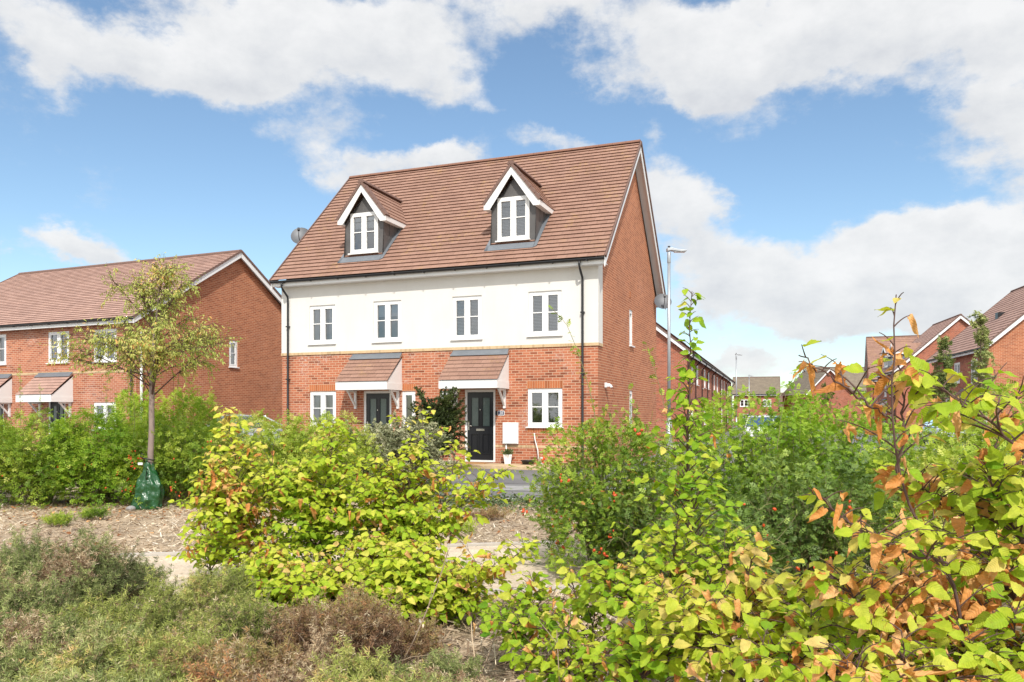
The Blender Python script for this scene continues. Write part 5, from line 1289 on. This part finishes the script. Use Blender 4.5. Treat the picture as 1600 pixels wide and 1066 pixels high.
hornbeam('lime hornbeam sapling with yellow tips leaning right over the driveway view', at(600, 6.4), [[at(600, 6.4), atp(620, 850, 6.4), atp(640, 770, 6.3), atp(648, 700, 6.3)], [atp(610, 900, 6.4), atp(690, 820, 6.2), atp(740, 770, 6.1), atp(790, 735, 6.1)], [atp(605, 860, 6.4), atp(590, 780, 6.3), atp(600, 720, 6.3)], [atp(640, 780, 6.4), atp(655, 700, 6.4), atp(662, 640, 6.4)], [atp(690, 800, 6.3), atp(706, 740, 6.3), atp(712, 700, 6.3)]], rg(102), lds=[1, .7, .7, .10, .10], n_br=24, blen=.54, t0=.03, tone=.56, brown=.06, tone_top=.2, **yel)
hornbeam('low spreading hornbeam sapling with green yellow leaves at the gravel path', at(640, 5.6), [[at(640, 5.6), atp(640, 960, 5.6), atp(640, 900, 5.5), atp(650, 860, 5.5)], [atp(650, 990, 5.6), atp(720, 930, 5.5), atp(790, 880, 5.4), atp(830, 850, 5.4)], [atp(640, 990, 5.6), atp(570, 930, 5.5), atp(510, 890, 5.5)]], rg(103), n_br=22, blen=.46, t0=.03, tone=.53, brown=.05, **yel)
hornbeam('low lime hornbeam at the foot of the group, in front of the gravel path', at(430, 5.8), [[at(430, 5.8), atp(430, 930, 5.8), atp(425, 860, 5.8)], [atp(430, 950, 5.8), atp(480, 900, 5.7), atp(500, 870, 5.7)]], rg(106), n_br=18, blen=.42, t0=.0, tone=.52, brown=.05, **yel)
hornbeam('low pale hornbeam left of the gap to the gravel path', at(575, 5.9), [[at(575, 5.9), atp(575, 920, 5.9), atp(580, 840, 5.9)], [atp(575, 940, 5.9), atp(640, 890, 5.8), atp(670, 850, 5.8)]], rg(107), n_br=18, blen=.46, t0=.0, tone=.58, brown=.05, **yel)
hornbeam('low arching hornbeam reaching right toward the gap', at(690, 5.5), [[at(690, 5.5), atp(690, 960, 5.5), atp(700, 900, 5.5)], [atp(690, 980, 5.5), atp(640, 940, 5.4), atp(600, 920, 5.4)]], rg(108), n_br=15, blen=.34, t0=.0, tone=.55, brown=.06, **yel)
hornbeam('small bushy hornbeam with pale yellow sprays left of the yellow group', at(330, 6.9), [[at(330, 6.9), atp(325, 850, 6.9), atp(315, 800, 6.9)], [atp(330, 890, 6.9), atp(360, 850, 6.7), atp(400, 830, 6.6)]], rg(104), n_br=14, blen=.34, t0=.1, tone=.53, brown=.05, **yel)
hornbeam('low green hornbeam spilling in front of the yellow group', at(520, 5.4), [[at(520, 5.4), atp(520, 960, 5.4), atp(530, 890, 5.4)], [atp(520, 990, 5.4), atp(470, 930, 5.3), atp(450, 900, 5.3)], [atp(530, 990, 5.4), atp(600, 950, 5.3), atp(640, 930, 5.3)]], rg(105), n_br=18, blen=.42, t0=.02, tone=.52, brown=.03, **yel)

# ------------------------------------------------------------------ low shrubs at the lower left
ms = [(85, 6.0, .72, .62, .64, L_OLIVE, 0.36, 'grey olive low shrub at the left edge in front of the dry mulch'),
      (0, 5.1, .62, .5, .50, L_OLIVE, 0.43, 'greyish low shrub in the left corner behind the front row'),
      (160, 4.7, .5, .42, .36, L_OLIVEY, 0.28, 'yellowish olive low shrub in front of the grey olive one'),
      (320, 5.2, .46, .42, .48, L_OLIVEY, 0.40, 'greener low shrub left of the yellow hornbeams'),
      (400, 4.7, .5, .42, .36, L_OLIVEY, 0.23, 'mixed green low shrub left of the rust brown shrub'),
      (545, 4.55, .48, .42, .46, L_RUST, 0.26, 'rust brown drying shrub with bare twigs under the hornbeams'),
      (40, 4.2, .6, .45, .40, L_OLIVE, 0.48, 'pale olive low shrub in the bottom left corner'),
      (215, 4.0, .58, .42, .34, L_OLIVEY, 0.38, 'yellow olive low shrub at the bottom edge, second from the left corner'),
      (370, 3.9, .45, .38, .32, L_RUST, 0.50, 'reddish green low shrub at the bottom edge below the mixed one'),
      (520, 3.75, .42, .36, .30, L_OLIVEY, 0.48, 'pale green low shrub at the bottom edge below the rust brown one'),
      (110, 3.45, .5, .36, .30, L_OLIVE, 0.43, 'dry olive shrub lowest in the bottom left'),
      (300, 3.4, .42, .34, .26, L_OLIVEY, 0.38, 'olive shrub lowest in the bottom, left of the reddish one'),
      (650, 4.0, .30, .28, .22, L_OLIVE, 0.58, 'small dry grey tuft right of the pale green low shrub')]
for i, (px, d, rx, ry, h, mt, tone, lab) in enumerate(ms):
    mound(lab, at(px, d), rx, ry, h*.82, rg(120+i), mt, n_twig=int(1500*rx*ry/.5)+200, leaf=.019, tone=tone, spacing=.012, dead=[.05, .12, .08, .04, .12, .25, .08, .08, .25, .06, .12, .1, .3][i], bare=14 if mt is L_RUST else 3)

# ------------------------------------------------------------------ roses in the middle and right
rose('rose bush with red hips beside the gap to the driveway', at(950, 7.5), .74, .7, 1.36, rg(150), n_cane=120, fill=1700, leaf=.066, tone=.45, hips=24, hip_size=.032, group='rose bushes on the right', tall=12, tall_h=.5, dead=.05, low=.04, mat=L_ROSE)
rose('bright green rose bush below the lamp post and far terrace', at(1180, 8.3), 1.0, .8, 1.58, rg(151), n_cane=120, leaf=.072, tone=.55, mat=L_ROSEB, group='rose bushes on the right', tall=14, tall_h=.42)
rose('bright green rose bush in front of the far gabled house', at(1310, 8.6), .95, .8, 1.55, rg(152), n_cane=110, leaf=.072, tone=.55, mat=L_ROSEB, group='rose bushes on the right', tall=12, tall_h=.5)
rose('dark leaved rose bush full of orange hips under the bright green bushes', at(1265, 6.7), .85, .6, 1.05, rg(153), n_cane=100, leaf=.068, tone=.45, mat=L_ROSED, hips=40, group='rose bushes on the right', low=.05, hip_size=.032)
rose('lower green rose bush in front of the right houses', at(1465, 7.6), .85, .7, 1.22, rg(154), n_cane=90, leaf=.07, tone=.6, mat=L_ROSE, group='rose bushes on the right', tall=6, tall_h=.3, hips=10)
rose('leafy rose bush at the right edge behind the brown leaved hornbeam', at(1600, 6.8), .8, .7, 1.6, rg(155), n_cane=90, leaf=.07, tone=.55, mat=L_ROSE, group='rose bushes on the right')
rose('dark leaved low rose between the berried bush and the tall hornbeam', at(1010, 7.0), .55, .5, .85, rg(157), n_cane=60, leaf=.066, tone=.42, mat=L_ROSED, hips=4, group='rose bushes on the right', low=.05)
rose('yellow green rose bush between the two right houses and the brown leaved hornbeam', at(1530, 5.6), .6, .5, 1.18, rg(158), n_cane=70, leaf=.07, tone=.72, mat=L_ROSE, group='rose bushes on the right', tall=5, tall_h=.3)
rose('dark leaved low rose under the yellow leaning hornbeam', at(1110, 5.9), .6, .5, .7, rg(156), n_cane=60, leaf=.066, tone=.4, mat=L_ROSED, hips=5, group='rose bushes on the right', low=.05)
# long single rose canes
for i, (pts, d, lab) in enumerate([([(940, 720), (928, 640), (908, 560), (878, 490), (862, 482)], 7.2, 'long arching rose cane in front of the right downpipe'),
                                  ([(1060, 720), (1040, 640), (1018, 560), (1008, 535)], 7.4, 'thin upright rose cane in front of the brick gable'),
                                  ([(985, 700), (986, 640), (982, 600)], 7.5, 'short upright rose cane before the small gable window'),
                                  ([(1215, 690), (1222, 640), (1232, 600), (1250, 577)], 7.6, 'slim leaning rose cane before the far street'),
                                  ([(1240, 640), (1238, 600), (1246, 580), (1262, 560)], 8.0, 'wispy rose cane left of the far gabled house')]):
    r_ = rg(170+i); b_ = at(pts[0][0], d); root = empty('rose_cane', b_); tag(root, lab, 'shoot', 'long rose canes')
    P = resample([np.array(b_)]+[np.array(atp(x, y, d)) for x, y in pts], 24, .003, r_)-np.array(b_); tubes('stem', [(P, .007, .0018)], CANE, root, 5); a, b, u = along(P, .042, r_, .3); n = len(a)
    scatter('foliage', T_ROSE, a, nrm(r_.normal(0, .7, (n, 3))+b*.35), nrm(UP+r_.normal(0, .4, (n, 3))), .085*r_.uniform(.6, 1.1, n), r_.uniform(.3, .85, n), L_ROSEB if i > 2 else L_ROSE, root)

# ------------------------------------------------------------------ hornbeams, right foreground
def L_(pts, d): return [atp(x, y, dd) for (x, y, dd) in [(p[0], p[1], p[2] if len(p) > 2 else d) for p in pts]]
hornbeam('tall slender hornbeam leader rising above the rest beside the lamp post', at(1085, 4.4), [[at(1085, 4.4)]+L_([(1082, 900), (1076, 780), (1072, 690), (1078, 600), (1076, 530), (1082, 455)], 4.35)], rg(200), n_br=34, blen=.58, t0=.2, leaf=.074, tone=.42, tone_top=-.08, brown=.02, spacing=.055, prof=lambda t: max(.0, (.80-t))**.8*1.1+.03, r0=.014, twig=.8)
hornbeam('bushy lime hornbeam below the tall leader', at(1040, 4.0), [[at(1040, 4.0)]+L_([(1040, 960), (1050, 880), (1060, 800)], 3.95), L_([(1040, 1000), (980, 930), (940, 890)], 3.9), L_([(1045, 980), (1120, 900), (1160, 830)], 3.9)], rg(201), n_br=20, blen=.42, t0=.05, leaf=.068, tone=.5, brown=.03)
hornbeam('pale yellow hornbeam at the bottom right of centre', at(1160, 3.1), [[at(1160, 3.1)]+L_([(1160, 1000), (1165, 920), (1175, 860)], 3.05), L_([(1150, 1060), (1080, 980), (1030, 920)], 3.0), L_([(1165, 1050), (1230, 960), (1260, 900)], 3.0)], rg(202), n_br=20, blen=.34, t0=.05, leaf=.068, tone=.72, tone_sd=.13, brown=.07)
hornbeam('green leaved hornbeam at the bottom edge left of the pale yellow one', at(990, 3.3), [[at(990, 3.3)]+L_([(990, 1040), (1000, 980), (1010, 940)], 3.25), L_([(990, 1070), (1060, 1010), (1090, 980)], 3.2)], rg(203), n_br=18, blen=.30, t0=.0, leaf=.07, tone=.42, brown=.03)
hornbeam('sparse thin hornbeam with dark stems at the gap by the gravel path', at(930, 4.2), [[at(930, 4.2)]+L_([(925, 1040), (908, 980), (895, 920), (890, 890)], 4.2), L_([(912, 1005), (860, 985), (800, 975), (760, 972)], 4.15), L_([(925, 1040), (928, 960), (925, 920)], 4.2)], rg(204), n_br=11, blen=.28, t0=.25, leaf=.068, tone=.5, brown=.05, spacing=.06, r0=.010)
hornbeam('low loose hornbeam at the bottom edge by the dark stems', at(890, 3.7), [[at(890, 3.7)]+L_([(890, 1060), (885, 1010), (890, 970)], 3.7), L_([(890, 1080), (840, 1030), (815, 1010)], 3.7), L_([(890, 1080), (940, 1030), (965, 1005)], 3.7)], rg(215), n_br=12, blen=.24, t0=.0, leaf=.066, tone=.5, brown=.08)
hornbeam('small hornbeam sapling with green leaves beside the dry ground at the bottom', at(835, 4.6), [[at(835, 4.6)]+L_([(833, 1010), (830, 940), (832, 905)], 4.6), L_([(835, 1020), (790, 970), (775, 950)], 4.5)], rg(205), n_br=15, blen=.30, t0=.15, leaf=.074, tone=.5, brown=.05, spacing=.055)
# brown leaved ones at the right
hornbeam('hornbeam with orange withered leaves and a bare forked top against the sky', at(1500, 2.35), [[at(1500, 2.35)]+L_([(1505, 1000), (1500, 930), (1470, 870), (1425, 800), (1400, 730), (1385, 640), (1402, 540), (1401, 462)], 2.3), L_([(1384, 650), (1340, 620), (1300, 590), (1247, 552)], 2.3), L_([(1480, 880), (1400, 860), (1330, 820), (1270, 770)], 2.25), L_([(1402, 740), (1410, 690), (1413, 600), (1395, 545)], 2.35)], rg(206), n_br=20, blen=.20, t0=.08, leaf=.068, tone=.62, brown=.40, spacing=.07, prof=lambda t: .25+.75*(1-t)**1.2 if t < .55 else .10, r0=.0085, twig=.6, dens=2.1, lds=[1, .2, .7, .35], tip=.7)
hornbeam('hornbeam with grey branching stem and mixed green and brown leaves at the right edge', at(1510, 2.7), [[at(1510, 2.7)]+L_([(1508, 960), (1510, 880), (1530, 770), (1555, 690), (1600, 600)], 2.65), L_([(1640, 730), (1584, 690), (1520, 640), (1440, 585)], 2.3), L_([(1520, 820), (1460, 780), (1420, 745)], 2.6)], rg(207), n_br=20, blen=.24, t0=.1, leaf=.074, tone=.52, brown=.25, spacing=.062, r0=.0095, twig=.7, dens=2.1, lds=[1, .6, .7], tip=.6)
hornbeam('low brown and green hornbeam in the bottom right corner', at(1590, 2.15), [[at(1590, 2.15)]+L_([(1590, 1080), (1585, 1000), (1590, 940)], 2.15), L_([(1590, 1100), (1530, 1040), (1500, 1000)], 2.1), L_([(1590, 1100), (1640, 1020), (1660, 980)], 2.1)], rg(212), n_br=18, blen=.22, t0=.0, leaf=.066, tone=.5, brown=.28)
hornbeam('low green hornbeam between the pale one and the curled brown one', at(1265, 2.55), [[at(1265, 2.55)]+L_([(1265, 1060), (1265, 1000), (1270, 950)], 2.5), L_([(1265, 1090), (1220, 1040), (1190, 1010)], 2.5), L_([(1265, 1090), (1330, 1030), (1360, 1000)], 2.5)], rg(213), n_br=16, blen=.26, t0=.0, leaf=.066, tone=.5, brown=.12)
hornbeam('low mixed hornbeam at the bottom edge left of the corner', at(1410, 2.05), [[at(1410, 2.05)]+L_([(1410, 1100), (1405, 1030), (1410, 990)], 2.05), L_([(1410, 1120), (1350, 1060), (1320, 1030)], 2.05), L_([(1410, 1120), (1480, 1060), (1510, 1030)], 2.05)], rg(214), n_br=16, blen=.2, t0=.0, leaf=.064, tone=.52, brown=.28)
hornbeam('big leaved green hornbeam crowding the right edge', at(1610, 2.5), [[at(1610, 2.5)]+L_([(1610, 980), (1600, 850), (1590, 760), (1610, 670)], 2.5), L_([(1610, 960), (1560, 900), (1540, 860)], 2.4), L_([(1600, 850), (1560, 790), (1545, 740)], 2.45)], rg(208), n_br=22, blen=.24, t0=.05, leaf=.07, tone=.5, brown=.2, r0=.010, dens=2.2)
hornbeam('low hornbeam full of curled brown leaves at the bottom right', at(1440, 2.4), [[at(1440, 2.4)]+L_([(1440, 1060), (1440, 980), (1430, 900)], 2.4), L_([(1440, 1070), (1380, 990), (1330, 930), (1300, 900)], 2.35), L_([(1440, 1070), (1510, 1000), (1560, 960)], 2.35)], rg(209), n_br=22, blen=.26, t0=.05, leaf=.066, tone=.6, brown=.42, r0=.010)
hornbeam('green yellow hornbeam between the pale one and the brown leaved ones', at(1320, 2.9), [[at(1320, 2.9)]+L_([(1320, 1000), (1325, 930), (1320, 880)], 2.9), L_([(1320, 1040), (1270, 980), (1240, 950)], 2.85), L_([(1320, 1030), (1390, 960), (1410, 900)], 2.85)], rg(210), n_br=18, blen=.30, t0=.05, leaf=.067, tone=.58, brown=.14)
hornbeam('leafy hornbeam behind the brown leaved ones on the right', at(1480, 3.6), [[at(1480, 3.6)]+L_([(1480, 950), (1470, 860), (1480, 790)], 3.6), L_([(1480, 980), (1420, 900), (1390, 850)], 3.5), L_([(1480, 980), (1540, 880), (1570, 800)], 3.5)], rg(211), n_br=18, blen=.32, t0=.08, leaf=.066, tone=.6, brown=.25, dens=2.2)

# ------------------------------------------------------------------ ground litter
LIT = leafmat('litter', [(0, (.08, .055, .04)), (.3, (.23, .155, .095)), (.6, (.49, .375, .25)), (.85, (.71, .60, .44)), (1, (.80, .73, .60))], .0, .9)
LITO = leafmat('orange_litter', [(0, (.16, .06, .025)), (.5, (.36, .15, .05)), (1, (.58, .33, .14))], .05, .8)
def inbed(X, Y): 
    y0 = 8.95+PA*X; y1 = 6.45+PA*X
    return ((Y > y0) & (Y < KY-.1+KA*X)) | ((Y < y1) & (Y > 3.2))
def litter(name, n, seed, size, mat, cond, tone_f, kind=True, T=None, zmax=.04, flat=.35):
    r_ = rg(seed); Y = 3.2+10.6*r_.uniform(0, 1, n*3)**1.0; X = (r_.uniform(-.72, .45, n*3))*Y
    k = cond(X, Y, r_); X, Y = X[k][:n], Y[k][:n]; q = len(X); a = r_.uniform(0, 2*PI, q)
    D = np.stack([np.cos(a), np.sin(a), r_.normal(0, flat, q)], 1)
    o = scatter(name, T or _chip, np.stack([X, Y, r_.uniform(.005, zmax, q)], 1), D, nrm(UP+r_.normal(0, .35, (q, 3))), size*r_.uniform(.4, 1.4, q), tone_f(X, Y, r_), mat, None); tag(o, kind='stuff'); return o
_chip = (np.array([(0, -.06, 0), (0, .06, .01), (1, .05, .02), (1, -.05, 0)]), np.zeros((4, 3)), np.array([(0, 1, 2, 3)]))
_straw = (np.array([(0, -.012, 0), (0, .012, 0), (.5, .012, .06), (.5, -.012, .06), (1, .008, 0), (1, -.008, 0)]), np.zeros((6, 3)), np.array([(0, 1, 2, 3), (3, 2, 4, 5)]))
litter('bark_mulch', 42000, 300, .07, LIT, lambda X, Y, r: inbed(X, Y), lambda X, Y, r: np.clip(.52+.18*np.sin(X*2.1+Y)+r.normal(0, .24, len(X)), 0, 1))
litter('dry_straw', 9000, 301, .22, LIT, lambda X, Y, r: inbed(X, Y) & (((X+2.5)/1.7)**2+((Y-9.9)/1.3)**2 < r.uniform(.1, 1.3, len(X))) , lambda X, Y, r: r.uniform(.6, 1, len(X)), T=_straw, zmax=.09, flat=.3)
litter('dry_straw', 2600, 302, .20, LIT, lambda X, Y, r: inbed(X, Y) & (np.abs(X) < 1.1) & (Y < 5.6), lambda X, Y, r: r.uniform(.35, .95, len(X)), T=_straw, zmax=.12, flat=.4)
litter('fallen_leaves', 2600, 303, .06, LITO, lambda X, Y, r: inbed(X, Y) & (((Y > 10.9) & (X < -1.5) & (Y < 12.9)) | (r.uniform(0, 1, len(X)) < .12)), lambda X, Y, r: r.uniform(0, 1, len(X)), T=T_OVAL)
litter('path_debris', 900, 304, .045, LIT, lambda X, Y, r: ~inbed(X, Y) & (Y < 9.5), lambda X, Y, r: r.uniform(.1, .7, len(X)))
# ivy along the kerb (nobody could count it)
r_ = rg(310); n = 2600; X = r_.uniform(-1.6, 1.2, n); Y = KY+KA*X-.12-np.abs(r_.normal(0, .75, n)); Z = np.abs(r_.normal(0, .09, n))*np.exp(-(KY-Y)/1.2)+.02
o = scatter('ivy_ground_cover', T_OVAL, np.stack([X, Y, Z], 1), nrm(r_.normal(0, 1, (n, 3))*np.array([1, 1, .3])), nrm(UP+r_.normal(0, .4, (n, 3))), .075*r_.uniform(.5, 1.2, n), r_.uniform(.1, .9, n), L_IVY, None); tag(o, kind='stuff')
# weeds on the mulch
for i, (px, py, w, lab) in enumerate([(92, 822, .2, 'low green weed on the mulch left of the watering bag'), (150, 812, .14, 'small green weed between the big weed and the watering bag'), (770, 815, .3, 'low reddish weed on the mulch below the drive kerb'), (705, 835, .22, 'grey green weed behind the yellow hornbeam tips')]):
    d = CZ*FPX/(py-HZ); mound(lab, at(px, d), w, w*.8, .11, rg(320+i), L_ROSE if i != 2 else L_RUST, n_twig=60, leaf=.035, tone=.45, spacing=.03, name='weed', group='weeds on the mulch', cat='weed')
# dry stalks at the bottom
for i, (x0, y0, x1, y1, d, lab) in enumerate([(622, 1050, 700, 860, 4.5, 'long brown dead stalk leaning right below the low hornbeam'), (745, 1040, 790, 940, 4.3, 'thin dry stalk on the straw at the bottom'), (880, 1060, 870, 985, 3.6, 'pale dry flower stalk at the bottom near the dark stems')]):
    b_ = at(x0, d); root = empty('dry_stalk', b_); tag(root, lab, 'stalk', 'dry stalks'); r_ = rg(330+i); P = curve((0, 0, 0), np.array(atp(x1, y1, d))-np.array(b_), r_.normal(0, .02, 3), 9); pol = [(P, .005, .002)]
    for k in (4, 6, 7): pol.append((curve(P[k], P[k]+np.array([r_.normal(0, .06), r_.normal(0, .03), .09]), (0, 0, 0), 4), .0022, .001))
    tubes('stem', pol, STRAW_T, root, 5)
    for k in r_.integers(3, 9, 7):
        scatter('seed_husk', T_OVAL, P[k:k+1]+r_.normal(0, .01, (1, 3)), nrm(r_.normal(0, 1, (1, 3))), nrm(r_.normal(0, 1, (1, 3))), .04*r_.uniform(.5, 1, 1), r_.uniform(.6, 1, 1), LIT, root)
